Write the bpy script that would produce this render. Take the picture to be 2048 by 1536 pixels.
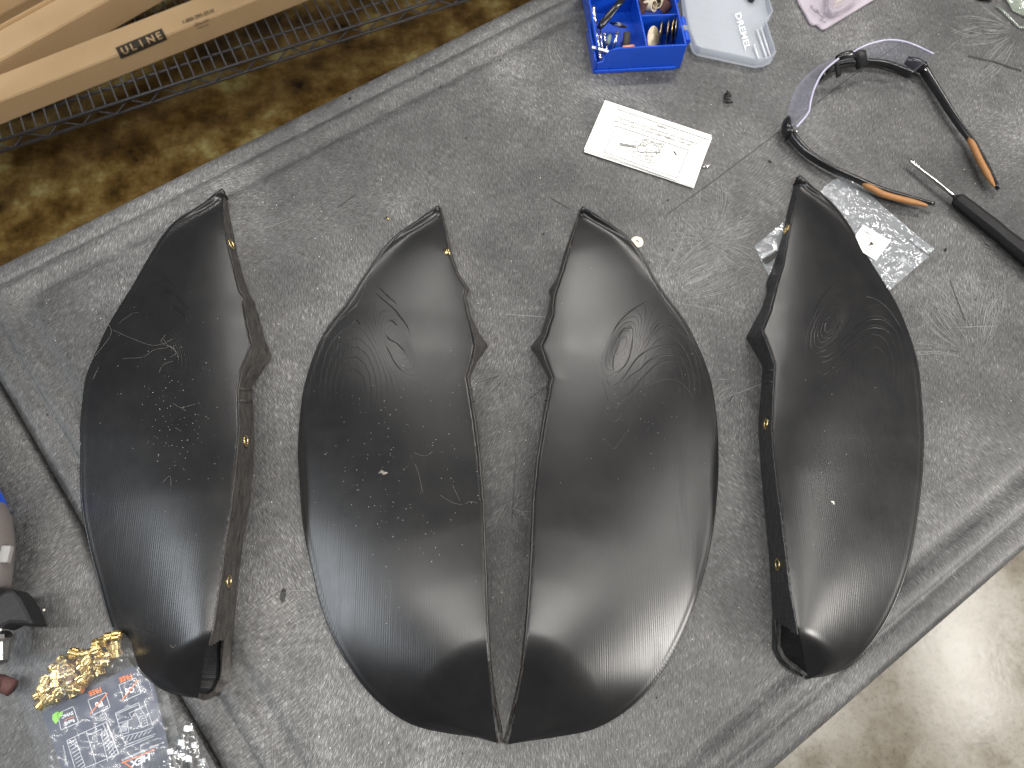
import bpy, bmesh, math, random
import numpy as np
from mathutils import Vector, Matrix, noise

for o in list(bpy.data.objects):
    bpy.data.objects.remove(o)
scene = bpy.context.scene
COL = scene.collection
random.seed(7)
R = math.radians

# ------------------------------------------------------------------ camera
# Phone camera held 0.675 m above the table top, tilted 22 deg forward, rolled 5 deg.
FPX, CX, CY, CAMH = 1550.0, 1024.0, 768.0, 0.675      # focal length in photo pixels (2048 x 1536)
TILT, ROLL = R(22), R(5)
_n = Vector((math.sin(TILT) * math.sin(ROLL), math.sin(TILT) * math.cos(ROLL), math.cos(TILT)))
_u = Vector((0, 1, 0)).cross(_n).normalized()
_v = _n.cross(_u)
CAMROT = Matrix((_u, _v, _n))                           # camera axes -> world axes
cd = bpy.data.cameras.new('camera')
cam = bpy.data.objects.new('camera', cd)
COL.objects.link(cam)
cam.matrix_world = Matrix.Translation((0, 0, CAMH)) @ CAMROT.to_4x4()
cd.sensor_width = 36
cd.lens = 36 * FPX / 2048
cd.clip_start = 0.02
cd.clip_end = 50
cd.dof.use_dof = True
cd.dof.focus_distance = 0.70
cd.dof.aperture_fstop = 10
scene.camera = cam

# ------------------------------------------------------------------ light
world = bpy.data.worlds.new('World')
scene.world = world
world.use_nodes = True
bgn = world.node_tree.nodes['Background']
bgn.inputs[0].default_value = (0.93, 0.97, 1.0, 1)
bgn.inputs[1].default_value = 0.055


def ceiling_lamp(x, y, z, sx, sy, rot, power):
    ld = bpy.data.lights.new('ceiling_lamp', 'AREA')
    ld.shape = 'RECTANGLE'
    ld.size, ld.size_y = sx, sy
    ld.energy = power
    ld.color = (1.0, 0.965, 0.915)
    o = bpy.data.objects.new('ceiling_lamp', ld)
    COL.objects.link(o)
    o.location = (x, y, z)
    o.rotation_euler = (0, 0, R(rot))
    return o


ceiling_lamp(-0.90, -0.02, 2.0, 1.5, 0.12, 0, 31)
ceiling_lamp(0.95, -0.02, 2.0, 1.5, 0.12, 0, 33)
ceiling_lamp(-0.9, 1.9, 2.0, 1.2, 0.14, 0, 26)
ceiling_lamp(1.0, 1.9, 2.0, 1.2, 0.14, 0, 40)
ceiling_lamp(-2.8, -0.25, 1.9, 0.3, 1.3, 0, 80).data.color = (0.88, 0.94, 1.0)
ceiling_lamp(2.4, 0.4, 1.9, 0.3, 1.2, 0, 28)
ceiling_lamp(3.1, -0.9, 1.65, 1.2, 0.3, 30, 130).rotation_euler = (R(38), 0, R(65))

scene.view_settings.view_transform = 'Standard'
scene.view_settings.look = 'None'
scene.view_settings.exposure = 0.0
scene.view_settings.gamma = 1.0
scene.view_settings.use_curve_mapping = False
scene.render.resolution_x, scene.render.resolution_y = 1024, 768


# ------------------------------------------------------------------ helpers
def W(x, y, z=0.0):
    """a measured photo position (2048 x 1536) -> the point at height z it belongs to"""
    r = CAMROT @ Vector((x - CX, -(y - CY), -FPX))
    return Vector((0, 0, CAMH)) + r * ((z - CAMH) / r.z)


ORG = {}


def link(o, parent=None):
    COL.objects.link(o)
    if parent is not None:
        o.parent = parent
    return o


def tag(o, label, cat=None, group=None, kind=None):
    if label:
        o['label'] = label
    if cat:
        o['category'] = cat
    if group:
        o['group'] = group
    if kind:
        o['kind'] = kind
    return o


def thing(name, loc, label, cat, group=None):
    o = bpy.data.objects.new(name, None)
    o.empty_display_size = 0.02
    link(o)
    o.location = loc
    ORG[o] = Vector(loc)
    return tag(o, label, cat, group)


def mesh_of(vf, mat, smooth=False, name='mesh'):
    me = bpy.data.meshes.new(name)
    me.from_pydata([tuple(v) for v in vf[0]], [], vf[1])
    me.validate()
    if mat:
        me.materials.append(mat)
    if smooth:
        me.polygons.foreach_set('use_smooth', [True] * len(me.polygons))
    me.update()
    return me


def fixnormals(me):
    bm = bmesh.new()
    bm.from_mesh(me)
    bmesh.ops.recalc_face_normals(bm, faces=bm.faces)
    bm.to_mesh(me)
    bm.free()


def ob(name, vf, mat, parent=None, smooth=False, bevel=0, solid=0, sub=0, recalc=True, base=None):
    """world-space geometry -> one mesh object (its origin at the parent's origin or at its own base)"""
    if parent is not None:
        org = ORG[parent]
    elif base is not None:
        org = Vector(base)
    else:
        vs = vf[0]
        xs = [v[0] for v in vs]; ys = [v[1] for v in vs]; zs = [v[2] for v in vs]
        org = Vector(((min(xs) + max(xs)) / 2, (min(ys) + max(ys)) / 2, min(zs)))
    me = mesh_of(([Vector(v) - org for v in vf[0]], vf[1]), mat, smooth, name)
    if recalc:
        fixnormals(me)
    o = bpy.data.objects.new(name, me)
    link(o, parent)
    if parent is None:
        o.location = org
    ORG[o] = org
    mods(o, bevel, solid, sub)
    return o


def mods(o, bevel=0, solid=0, sub=0):
    if solid:
        m = o.modifiers.new('solid', 'SOLIDIFY')
        m.thickness = abs(solid)
        m.offset = -1 if solid > 0 else 1
    if bevel:
        m = o.modifiers.new('bevel', 'BEVEL')
        m.width = bevel
        m.segments = 2
        m.limit_method = 'ANGLE'
        m.angle_limit = R(35)
    if sub:
        m = o.modifiers.new('sub', 'SUBSURF')
        m.levels = m.render_levels = sub


def inst(name, me, M, parent=None):
    """an object that shares mesh data, placed by a world matrix"""
    o = bpy.data.objects.new(name, me)
    link(o, parent)
    if parent is not None:
        o.matrix_local = Matrix.Translation(-ORG[parent]) @ M
    else:
        o.matrix_local = M
    ORG[o] = M.to_translation()
    return o


def frame(O, X, Z=Vector((0, 0, 1))):
    X = Vector(X).normalized()
    Z = Vector(Z)
    Y = Z.cross(X).normalized()
    Z = X.cross(Y).normalized()
    return Matrix.Translation(O) @ Matrix((X, Y, Z)).transposed().to_4x4()


def axis_frame(O, Z):
    Z = Vector(Z).normalized()
    a = Vector((0, 0, 1)) if abs(Z.z) < 0.9 else Vector((1, 0, 0))
    X = a.cross(Z).normalized()
    Y = Z.cross(X)
    return Matrix.Translation(O) @ Matrix((X, Y, Z)).transposed().to_4x4()


def box(x0, x1, y0, y1, z0, z1, M=None):
    v = [Vector((x, y, z)) for z in (z0, z1) for y in (y0, y1) for x in (x0, x1)]
    if M is not None:
        v = [M @ p for p in v]
    return v, [(0, 2, 3, 1), (4, 5, 7, 6), (0, 1, 5, 4), (2, 6, 7, 3), (0, 4, 6, 2), (1, 3, 7, 5)]


def join(*vfs):
    V, F = [], []
    for v, f in vfs:
        n = len(V)
        V += list(v)
        F += [tuple(i + n for i in q) for q in f]
    return V, F


def prism(pts, z0, z1, M=None):
    n = len(pts)
    v = [Vector((p[0], p[1], z0)) for p in pts] + [Vector((p[0], p[1], z1)) for p in pts]
    if M is not None:
        v = [M @ p for p in v]
    return v, [tuple(range(n))[::-1], tuple(range(n, 2 * n))] + [(i, (i + 1) % n, n + (i + 1) % n, n + i) for i in range(n)]


def lathe(prof, n=24, M=None, alt=None):
    """prof = [(r, z)...]; alt = per-ring extra radius on every second segment (knurling)"""
    v, f = [], []
    for k, (r, z) in enumerate(prof):
        for i in range(n):
            a = 2 * math.pi * i / n
            rr = r - (alt[k] if alt and i % 2 else 0)
            v.append(Vector((rr * math.cos(a), rr * math.sin(a), z)))
    for k in range(len(prof) - 1):
        for i in range(n):
            j = (i + 1) % n
            f.append((k * n + i, k * n + j, (k + 1) * n + j, (k + 1) * n + i))
    f.append(tuple(range(n))[::-1])
    m = (len(prof) - 1) * n
    f.append(tuple(range(m, m + n)))
    if M is not None:
        v = [M @ p for p in v]
    return v, f


def tube(pts, rad, n=8, flat=1.0, up=Vector((0, 0, 1))):
    """sweep; rad = number or list; flat = height/width ratio of the section (height along up)"""
    pts = [Vector(p) for p in pts]
    if not isinstance(rad, (list, tuple)):
        rad = [rad] * len(pts)
    if not isinstance(flat, (list, tuple)):
        flat = [flat] * len(pts)
    v, f = [], []
    for k, p in enumerate(pts):
        t = (pts[min(k + 1, len(pts) - 1)] - pts[max(k - 1, 0)]).normalized()
        u = up if abs(t.dot(up)) < 0.95 else Vector((1, 0, 0))
        s = t.cross(u).normalized()
        w = s.cross(t)
        for i in range(n):
            a = 2 * math.pi * i / n
            v.append(p + s * (rad[k] * math.cos(a)) + w * (rad[k] * flat[k] * math.sin(a)))
    for k in range(len(pts) - 1):
        for i in range(n):
            j = (i + 1) % n
            f.append((k * n + i, k * n + j, (k + 1) * n + j, (k + 1) * n + i))
    f.append(tuple(range(n))[::-1])
    m = (len(pts) - 1) * n
    f.append(tuple(range(m, m + n)))
    return v, f


def grid(fn, nu, nv):
    v = [Vector(fn(i / nu, j / nv)) for j in range(nv + 1) for i in range(nu + 1)]
    f = [(j * (nu + 1) + i, j * (nu + 1) + i + 1, (j + 1) * (nu + 1) + i + 1, (j + 1) * (nu + 1) + i)
         for j in range(nv) for i in range(nu)]
    return v, f


def spline(pts, n):
    """Catmull-Rom through pts (tuples of any length), n samples spread by arc length"""
    P = np.array([tuple(p) for p in pts], float)
    Q = np.vstack([2 * P[0] - P[1], P, 2 * P[-1] - P[-2]])
    out = []
    for i in range(1, len(Q) - 2):
        for t in np.linspace(0, 1, 12, endpoint=False):
            a, b, c, d = Q[i - 1], Q[i], Q[i + 1], Q[i + 2]
            out.append(.5 * (2 * b + (c - a) * t + (2 * a - 5 * b + 4 * c - d) * t * t + (3 * b - a - 3 * c + d) * t ** 3))
    out.append(P[-1])
    return resample(np.array(out), n)


def resample(P, n):
    P = np.array(P, float)
    L = np.r_[0, np.cumsum(np.linalg.norm(np.diff(P[:, :2], axis=0), axis=1))]
    s = np.linspace(0, L[-1], n)
    return np.c_[tuple(np.interp(s, L, P[:, k]) for k in range(P.shape[1]))]


_tm = {}


def text_vf(body, bold=0.0):
    """flat text outline of cap height ~1, centred"""
    key = (body, bold)
    if key in _tm:
        return _tm[key]
    cu = bpy.data.curves.new('t', 'FONT')
    cu.body = body
    cu.size = 1.4
    cu.align_x = 'CENTER'
    cu.align_y = 'CENTER'
    cu.offset = bold
    cu.resolution_u = 2
    o = bpy.data.objects.new('t', cu)
    COL.objects.link(o)
    dg = bpy.context.evaluated_depsgraph_get()
    me = bpy.data.meshes.new_from_object(o.evaluated_get(dg))
    v = [q.co.copy() for q in me.vertices]
    f = [tuple(p.vertices) for p in me.polygons]
    bpy.data.objects.remove(o)
    bpy.data.curves.remove(cu)
    bpy.data.meshes.remove(me)
    _tm[key] = (v, f)
    return v, f


def subdivided(vf, cuts=2):
    bm = bmesh.new()
    vs = [bm.verts.new(v) for v in vf[0]]
    for f in vf[1]:
        try:
            bm.faces.new([vs[i] for i in f])
        except ValueError:
            pass
    for _ in range(cuts):
        bmesh.ops.triangulate(bm, faces=bm.faces[:])
        bmesh.ops.subdivide_edges(bm, edges=bm.edges[:], cuts=1, use_grid_fill=True)
    bm.verts.index_update()
    out = ([v.co.copy() for v in bm.verts], [tuple(v.index for v in f.verts) for f in bm.faces])
    bm.free()
    return out


def lettering(body, cx, cy, ang, hpx, surf, bold=0.0, stretch=1.0, shear=0.0, cuts=0):
    """text of cap height hpx photo pixels, centred at (cx,cy), baseline turned ang deg, laid on surf(x,y)"""
    v, f = text_vf(body, bold)
    if cuts:
        v, f = subdivided((v, f), cuts)
    c, s = math.cos(R(ang)), math.sin(R(ang))
    out = []
    for p in v:
        x, y = p.x * hpx * stretch + shear * p.y * hpx, p.y * hpx
        out.append(surf(cx + x * c - y * s, cy - x * s - y * c))
    return out, f


def strokes(lines, w, surf):
    """flat printed lines, w photo pixels wide"""
    V, F = [], []
    for ln in lines:
        for (x0, y0), (x1, y1) in zip(ln[:-1], ln[1:]):
            L = math.hypot(x1 - x0, y1 - y0) or 1
            dx, dy = (x1 - x0) / L, (y1 - y0) / L
            nx, ny = -dy * w / 2, dx * w / 2
            ex, ey = dx * w / 2, dy * w / 2
            n = len(V)
            V += [surf(x0 + nx - ex, y0 + ny - ey), surf(x0 - nx - ex, y0 - ny - ey), surf(x1 - nx + ex, y1 - ny + ey), surf(x1 + nx + ex, y1 + ny + ey)]
            F.append((n, n + 1, n + 2, n + 3))
    return V, F


def at(z):
    return lambda x, y: W(x, y, z)


# ------------------------------------------------------------------ materials
def nt_of(name):
    m = bpy.data.materials.new(name)
    m.use_nodes = True
    nt = m.node_tree
    return m, nt, nt.nodes['Principled BSDF']


def N(nt, typ, props=None, **inp):
    n = nt.nodes.new('ShaderNode' + typ)
    for k, v in (props or {}).items():
        setattr(n, k, v)
    for k, v in inp.items():
        key = int(k[1:]) if k[0] == 'i' and k[1:].isdigit() else k.replace('_', ' ')
        if hasattr(v, 'is_output') or isinstance(v, bpy.types.NodeSocket):
            nt.links.new(v, n.inputs[key])
        else:
            n.inputs[key].default_value = v
    return n


def math_(nt, op, a, b=0.0, c=0.0, clamp=False):
    n = nt.nodes.new('ShaderNodeMath')
    n.operation = op
    n.use_clamp = clamp
    for i, v in enumerate((a, b, c)):
        if isinstance(v, bpy.types.NodeSocket):
            nt.links.new(v, n.inputs[i])
        else:
            n.inputs[i].default_value = v
    return n.outputs[0]


def ramp(nt, fac, stops):
    n = nt.nodes.new('ShaderNodeValToRGB')
    e = n.color_ramp.elements
    while len(e) < len(stops):
        e.new(0.5)
    for q, (p, c) in zip(e, stops):
        q.position = p
        q.color = c if len(c) == 4 else (*c, 1)
    nt.links.new(fac, n.inputs[0])
    return n.outputs[0]


def g3(v):
    return (v, v, v, 1)


def plain(name, col, rough=0.5, metal=0.0, noise_amt=0.15, scale=300, bump=0.0, spec=0.5, coat=0.0):
    m, nt, b = nt_of(name)
    tc = N(nt, 'TexCoord').outputs['Object']
    nz = N(nt, 'TexNoise', Vector=tc, Scale=scale, Detail=4.0).outputs[0]
    c = ramp(nt, nz, [(0.25, tuple(x * (1 - noise_amt) for x in col)), (0.75, tuple(min(1, x * (1 + noise_amt)) for x in col))])
    nt.links.new(c, b.inputs['Base Color'])
    n2 = N(nt, 'TexNoise', Vector=tc, Scale=scale * 0.3, Detail=3.0).outputs[0]
    rr = N(nt, 'MapRange', Value=n2)
    rr.inputs['To Min'].default_value = max(0.02, rough * 0.8)
    rr.inputs['To Max'].default_value = min(1, rough * 1.25)
    nt.links.new(rr.outputs[0], b.inputs['Roughness'])
    b.inputs['Metallic'].default_value = metal
    b.inputs['Specular IOR Level'].default_value = spec
    b.inputs['Coat Weight'].default_value = coat
    if bump:
        bp = N(nt, 'Bump', Strength=1.0, Distance=bump, Height=nz)
        nt.links.new(bp.outputs[0], b.inputs['Normal'])
    return m


def film(name, col=(0.85, 0.9, 0.95), fac=0.22, rough=0.12, crinkle=0.002, scale=60, edge=0.5, ridge=0.30, shine=0.10):
    """thin clear plastic film: see-through, a little milky, glossy and crinkled"""
    m, nt, b = nt_of(name)
    out = nt.nodes['Material Output']
    tc = N(nt, 'TexCoord').outputs['Object']
    w = N(nt, 'TexNoise', Vector=tc, Scale=scale * 0.5, Detail=2.0).outputs['Color']
    wv = N(nt, 'VectorMath', {'operation': 'MULTIPLY_ADD'}, i0=w, i1=(0.03, 0.03, 0.03), i2=tc).outputs[0]
    vo = N(nt, 'TexVoronoi', {'feature': 'F1', 'distance': 'MANHATTAN'}, Vector=wv, Scale=scale).outputs['Distance']
    nz = N(nt, 'TexNoise', Vector=wv, Scale=scale * 1.6, Detail=3.0).outputs[0]
    h = math_(nt, 'ADD', vo, nz)
    bp = N(nt, 'Bump', Strength=1.0, Distance=crinkle, Height=h).outputs[0]
    b.inputs['Base Color'].default_value = (*col, 1)
    b.inputs['Roughness'].default_value = 0.4
    b.inputs['Specular IOR Level'].default_value = 0.3
    nt.links.new(bp, b.inputs['Normal'])
    tr = N(nt, 'BsdfTransparent', Color=(0.96, 0.98, 1.0, 1))
    rg = ramp(nt, nz, [(0.56, g3(0)), (0.72, g3(ridge))])
    fc = math_(nt, 'ADD', rg, fac, clamp=True)
    mx = N(nt, 'MixShader', i0=fc, i1=tr.outputs[0], i2=b.outputs[0])
    gl_ = N(nt, 'BsdfGlossy', Roughness=rough, Normal=bp)
    lw = N(nt, 'LayerWeight', Blend=0.35, Normal=bp).outputs['Fresnel']
    f2 = math_(nt, 'MULTIPLY_ADD', lw, edge, shine, clamp=True)
    m2 = N(nt, 'MixShader', i0=f2, i1=mx.outputs[0], i2=gl_.outputs[0])
    nt.links.new(m2.outputs[0], out.inputs['Surface'])
    return m


def clear_plastic(name, col, fac, rough=0.12, edge=0.6):
    m, nt, b = nt_of(name)
    out = nt.nodes['Material Output']
    tc = N(nt, 'TexCoord').outputs['Object']
    nz = N(nt, 'TexNoise', Vector=tc, Scale=90.0, Detail=5.0).outputs[0]
    b.inputs['Base Color'].default_value = (*col, 1)
    b.inputs['Roughness'].default_value = rough
    tr = N(nt, 'BsdfTransparent', Color=(0.95, 0.96, 0.99, 1))
    lw = N(nt, 'LayerWeight', Blend=0.4).outputs['Fresnel']
    f0 = math_(nt, 'MULTIPLY_ADD', nz, fac * 0.5, fac * 0.75)
    fc = math_(nt, 'MULTIPLY_ADD', lw, edge, f0, clamp=True)
    mx = N(nt, 'MixShader', i0=fc, i1=tr.outputs[0], i2=b.outputs[0])
    nt.links.new(mx.outputs[0], out.inputs['Surface'])
    return m


def table_material():
    m, nt, b = nt_of('grained_table_plastic')
    tc = N(nt, 'TexCoord').outputs['Object']
    wn = N(nt, 'TexNoise', Vector=tc, Scale=7.0, Detail=3.0).outputs['Color']
    wp = N(nt, 'VectorMath', {'operation': 'MULTIPLY_ADD'}, i0=wn, i1=(0.05, 0.05, 0.0), i2=tc).outputs[0]
    layers = []
    for sc, off in ((5.5, 0.0), (8.0, 3.7)):
        mp = N(nt, 'Mapping', Vector=wp, Location=(off, off * 0.6, 0)).outputs[0]
        vo = N(nt, 'TexVoronoi', {'feature': 'F1', 'voronoi_dimensions': '2D'}, Vector=mp, Scale=sc)
        sp = N(nt, 'SeparateColor', Color=vo.outputs['Color'])
        ang = math_(nt, 'MULTIPLY_ADD', sp.outputs[0], 2.2, 0.6)
        rot = N(nt, 'VectorRotate', {'rotation_type': 'Z_AXIS'}, Vector=tc, Angle=ang).outputs[0]
        st = N(nt, 'Mapping', Vector=rot, Scale=(140, 1250, 1)).outputs[0]
        layers.append(N(nt, 'TexNoise', {'noise_dimensions': '2D'}, Vector=st, Scale=1.0, Detail=2.5, Roughness=0.65).outputs[0])
        if off == 0.0:
            rel = N(nt, 'VectorMath', {'operation': 'SUBTRACT'}, i0=mp, i1=vo.outputs['Position']).outputs[0]
            xyz = N(nt, 'SeparateXYZ', Vector=rel)
            at2 = math_(nt, 'ARCTAN2', xyz.outputs[1], xyz.outputs[0])
            ln = N(nt, 'VectorMath', {'operation': 'LENGTH'}, i0=rel).outputs['Value']
            cv = N(nt, 'CombineXYZ', X=math_(nt, 'MULTIPLY', at2, 46.0), Y=math_(nt, 'MULTIPLY', ln, 95.0), Z=0.0).outputs[0]
            rad = N(nt, 'TexNoise', Vector=cv, Scale=1.0, Detail=2.5, Roughness=0.65).outputs[0]
            pick = ramp(nt, sp.outputs[1], [(0.98, g3(0)), (1.0, g3(0.1))])
            mixn = N(nt, 'Mix', {'data_type': 'FLOAT'}, Factor=pick)
            nt.links.new(layers[0], mixn.inputs[2])
            nt.links.new(rad, mixn.inputs[3])
            layers[0] = mixn.outputs[0]
    a = math_(nt, 'MULTIPLY_ADD', layers[0], 0.62, math_(nt, 'MULTIPLY', layers[1], 0.38))
    a = math_(nt, 'MULTIPLY_ADD', math_(nt, 'SUBTRACT', a, 0.5), 1.35, 0.49)
    fine = N(nt, 'TexNoise', Vector=tc, Scale=900.0, Detail=3.0).outputs[0]
    tone = N(nt, 'TexNoise', Vector=tc, Scale=5.0, Detail=4.0, Roughness=0.6).outputs[0]
    s = math_(nt, 'ADD', a, math_(nt, 'MULTIPLY', math_(nt, 'SUBTRACT', fine, 0.5), 0.20))
    s = math_(nt, 'ADD', s, math_(nt, 'MULTIPLY', math_(nt, 'SUBTRACT', tone, 0.5), 0.66))
    scuff = N(nt, 'TexNoise', Vector=wp, Scale=17.0, Detail=5.0, Roughness=0.7).outputs[0]
    s = math_(nt, 'ADD', s, math_(nt, 'MULTIPLY', math_(nt, 'SUBTRACT', scuff, 0.5), 0.42))
    col = ramp(nt, s, [(0.26, (0.017, 0.0172, 0.0175)), (0.48, (0.056, 0.056, 0.057)), (0.64, (0.105, 0.1045, 0.104)), (0.82, (0.27, 0.27, 0.27))])
    nt.links.new(col, b.inputs['Base Color'])
    b.inputs['Roughness'].default_value = 0.48
    b.inputs['Specular IOR Level'].default_value = 0.5
    bp = N(nt, 'Bump', Strength=0.8, Distance=0.0003, Height=s)
    nt.links.new(bp.outputs[0], b.inputs['Normal'])
    return m


def shell_material():
    m, nt, b = nt_of('printed_black_plastic')
    geo = N(nt, 'NewGeometry')
    tc = geo.outputs['Position']
    # fine upright print layers, broken up by noise
    wob = N(nt, 'TexNoise', Vector=tc, Scale=14.0, Detail=2.0).outputs[0]
    xyz = N(nt, 'SeparateXYZ', Vector=tc)
    ph = math_(nt, 'MULTIPLY_ADD', xyz.outputs[0], 3300.0, math_(nt, 'MULTIPLY', wob, 2.0))
    lines = math_(nt, 'SINE', ph)
    amp = N(nt, 'TexNoise', Vector=N(nt, 'Mapping', Vector=tc, Scale=(60, 6, 6)).outputs[0], Scale=1.0, Detail=3.0).outputs[0]
    lines = math_(nt, 'MULTIPLY', lines, ramp(nt, amp, [(0.40, g3(0.12)), (0.68, g3(1))]))
    streak = N(nt, 'TexNoise', Vector=N(nt, 'Mapping', Vector=tc, Scale=(700, 30, 60)).outputs[0], Scale=1.0, Detail=3.0).outputs[0]
    # terrace contours where the surface is nearly level
    at_g = N(nt, 'Attribute', {'attribute_name': 'terrace'}).outputs['Fac']
    msk = N(nt, 'Attribute', {'attribute_name': 'terrace_mask'}).outputs['Fac']
    jit = N(nt, 'TexNoise', Vector=tc, Scale=160.0, Detail=3.0).outputs[0]
    gg = math_(nt, 'MULTIPLY_ADD', at_g, 6.5, math_(nt, 'MULTIPLY', jit, 0.5))
    saw = math_(nt, 'FRACT', gg)
    edge = ramp(nt, saw, [(0.0, g3(0)), (0.10, g3(1)), (0.9, g3(0.15)), (1.0, g3(0))])
    edge = math_(nt, 'MULTIPLY', edge, msk)
    h = math_(nt, 'MULTIPLY', lines, 0.000017)
    h = math_(nt, 'ADD', h, math_(nt, 'MULTIPLY', streak, 0.00004))
    h = math_(nt, 'ADD', h, math_(nt, 'MULTIPLY', edge, 0.00035))
    bp = N(nt, 'Bump', Strength=1.0, Distance=1.0, Height=h)
    nt.links.new(bp.outputs[0], b.inputs['Normal'])
    dust = N(nt, 'TexNoise', Vector=tc, Scale=30.0, Detail=5.0, Roughness=0.7).outputs[0]
    col = ramp(nt, dust, [(0.35, (0.009, 0.009, 0.010)), (0.65, (0.012, 0.0118, 0.012)), (0.85, (0.018, 0.0175, 0.017))])
    nt.links.new(col, b.inputs['Base Color'])
    rg = N(nt, 'MapRange', Value=dust)
    rg.inputs['To Min'].default_value = 0.25
    rg.inputs['To Max'].default_value = 0.35
    nt.links.new(rg.outputs[0], b.inputs['Roughness'])
    b.inputs['Specular IOR Level'].default_value = 0.40
    return m


def flange_material(name, c0, c1, rough):
    m, nt, b = nt_of(name)
    tc = N(nt, 'NewGeometry').outputs['Position']
    nz = N(nt, 'TexNoise', Vector=N(nt, 'Mapping', Vector=tc, Scale=(240, 60, 240)).outputs[0], Scale=1.0, Detail=5.0, Roughness=0.7).outputs[0]
    nt.links.new(ramp(nt, nz, [(0.35, c0), (0.7, c1)]), b.inputs['Base Color'])
    b.inputs['Roughness'].default_value = rough
    bp = N(nt, 'Bump', Strength=1.0, Distance=0.0012, Height=nz)
    nt.links.new(bp.outputs[0], b.inputs['Normal'])
    return m


def floor_material():
    m, nt, b = nt_of('polished_stained_concrete')
    tc = N(nt, 'TexCoord').outputs['Object']
    xyz = N(nt, 'SeparateXYZ', Vector=tc)
    big = N(nt, 'TexNoise', Vector=tc, Scale=2.6, Detail=5.0, Roughness=0.6).outputs[0]
    mid = N(nt, 'TexNoise', Vector=tc, Scale=11.0, Detail=6.0, Roughness=0.65).outputs[0]
    fine = N(nt, 'TexNoise', Vector=tc, Scale=120.0, Detail=6.0, Roughness=0.75).outputs[0]
    amber = ramp(nt, mid, [(0.32, (0.014, 0.009, 0.004)), (0.45, (0.075, 0.043, 0.012)), (0.56, (0.135, 0.088, 0.028)), (0.68, (0.235, 0.205, 0.085))])
    beige = ramp(nt, mid, [(0.30, (0.14, 0.118, 0.088)), (0.5, (0.205, 0.185, 0.148)), (0.72, (0.265, 0.25, 0.215))])
    side = math_(nt, 'ADD', math_(nt, 'MULTIPLY', math_(nt, 'SUBTRACT', xyz.outputs[0], xyz.outputs[1]), 0.9), big)
    fac = ramp(nt, side, [(0.25, g3(0)), (0.75, g3(1))])
    mx = N(nt, 'Mix', {'data_type': 'RGBA'}, Factor=fac)
    nt.links.new(amber, mx.inputs[6])
    nt.links.new(beige, mx.inputs[7])
    fi = ramp(nt, fine, [(0.30, g3(0.45)), (0.5, g3(1)), (0.72, g3(1.0))])
    m2 = N(nt, 'Mix', {'data_type': 'RGBA', 'blend_type': 'MULTIPLY'}, Factor=0.75)
    nt.links.new(mx.outputs[2], m2.inputs[6])
    nt.links.new(fi, m2.inputs[7])
    # pale aggregate stones
    vo = N(nt, 'TexVoronoi', Vector=N(nt, 'VectorMath', {'operation': 'MULTIPLY_ADD'}, i0=fine, i1=(0.01, 0.01, 0), i2=tc).outputs[0], Scale=9.0)
    peb = ramp(nt, vo.outputs['Distance'], [(0.11, g3(1)), (0.15, g3(0))])
    rnd = ramp(nt, N(nt, 'SeparateColor', Color=vo.outputs['Color']).outputs[0], [(0.78, g3(0)), (0.80, g3(0.7))])
    m3 = N(nt, 'Mix', {'data_type': 'RGBA'}, Factor=math_(nt, 'MULTIPLY', math_(nt, 'MULTIPLY', peb, rnd), fac))
    nt.links.new(m2.outputs[2], m3.inputs[6])
    m3.inputs[7].default_value = (0.50, 0.43, 0.26, 1)
    nt.links.new(m3.outputs[2], b.inputs['Base Color'])
    rr = N(nt, 'MapRange', Value=mid)
    rr.inputs['To Min'].default_value = 0.06
    rr.inputs['To Max'].default_value = 0.30
    nt.links.new(rr.outputs[0], b.inputs['Roughness'])
    bp = N(nt, 'Bump', Strength=0.12, Distance=0.004, Height=mid)
    nt.links.new(bp.outputs[0], b.inputs['Normal'])
    return m


def cardboard_material():
    m, nt, b = nt_of('brown_cardboard')
    tc = N(nt, 'TexCoord').outputs['Object']
    fib = N(nt, 'TexNoise', Vector=N(nt, 'Mapping', Vector=tc, Scale=(500, 500, 500)).outputs[0], Scale=1.0, Detail=4.0).outputs[0]
    big = N(nt, 'TexNoise', Vector=tc, Scale=9.0, Detail=3.0).outputs[0]
    s = math_(nt, 'MULTIPLY_ADD', fib, 0.5, math_(nt, 'MULTIPLY', big, 0.5))
    nt.links.new(ramp(nt, s, [(0.35, (0.53, 0.355, 0.185)), (0.65, (0.62, 0.43, 0.24))]), b.inputs['Base Color'])
    b.inputs['Roughness'].default_value = 0.75
    bp = N(nt, 'Bump', Strength=0.5, Distance=0.0004, Height=s)
    nt.links.new(bp.outputs[0], b.inputs['Normal'])
    return m


M_TABLE = table_material()
M_SHELL = shell_material()
M_FL_BROWN = flange_material('rough_flange_plastic', (0.012, 0.011, 0.0105), (0.062, 0.056, 0.052), 0.5)
M_FL_DARK = flange_material('smooth_flange_plastic', (0.006, 0.006, 0.007), (0.026, 0.026, 0.028), 0.35)
M_FLOOR = floor_material()
M_CARD = cardboard_material()
M_BRASS = plain('brass', (0.62, 0.46, 0.20), 0.30, 1.0, 0.12, 400)
M_STEEL = plain('steel', (0.62, 0.61, 0.60), 0.25, 1.0, 0.1, 300)
M_DSTEEL = plain('tarnished_steel', (0.33, 0.30, 0.25), 0.35, 1.0, 0.35, 500, bump=0.0003)
M_WIRE = plain('grey_coated_wire', (0.045, 0.042, 0.045), 0.4, 0.3, 0.2, 200)
M_BLUE = plain('blue_plastic', (0.004, 0.055, 0.42), 0.28, 0.0, 0.08, 60, coat=0.2)
M_BLACK = plain('black_gloss_plastic', (0.012, 0.012, 0.013), 0.22, 0.0, 0.2, 200)
M_RUBBER = plain('black_rubber', (0.012, 0.012, 0.013), 0.5, 0.0, 0.25, 300, bump=0.0002, spec=0.25)
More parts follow.
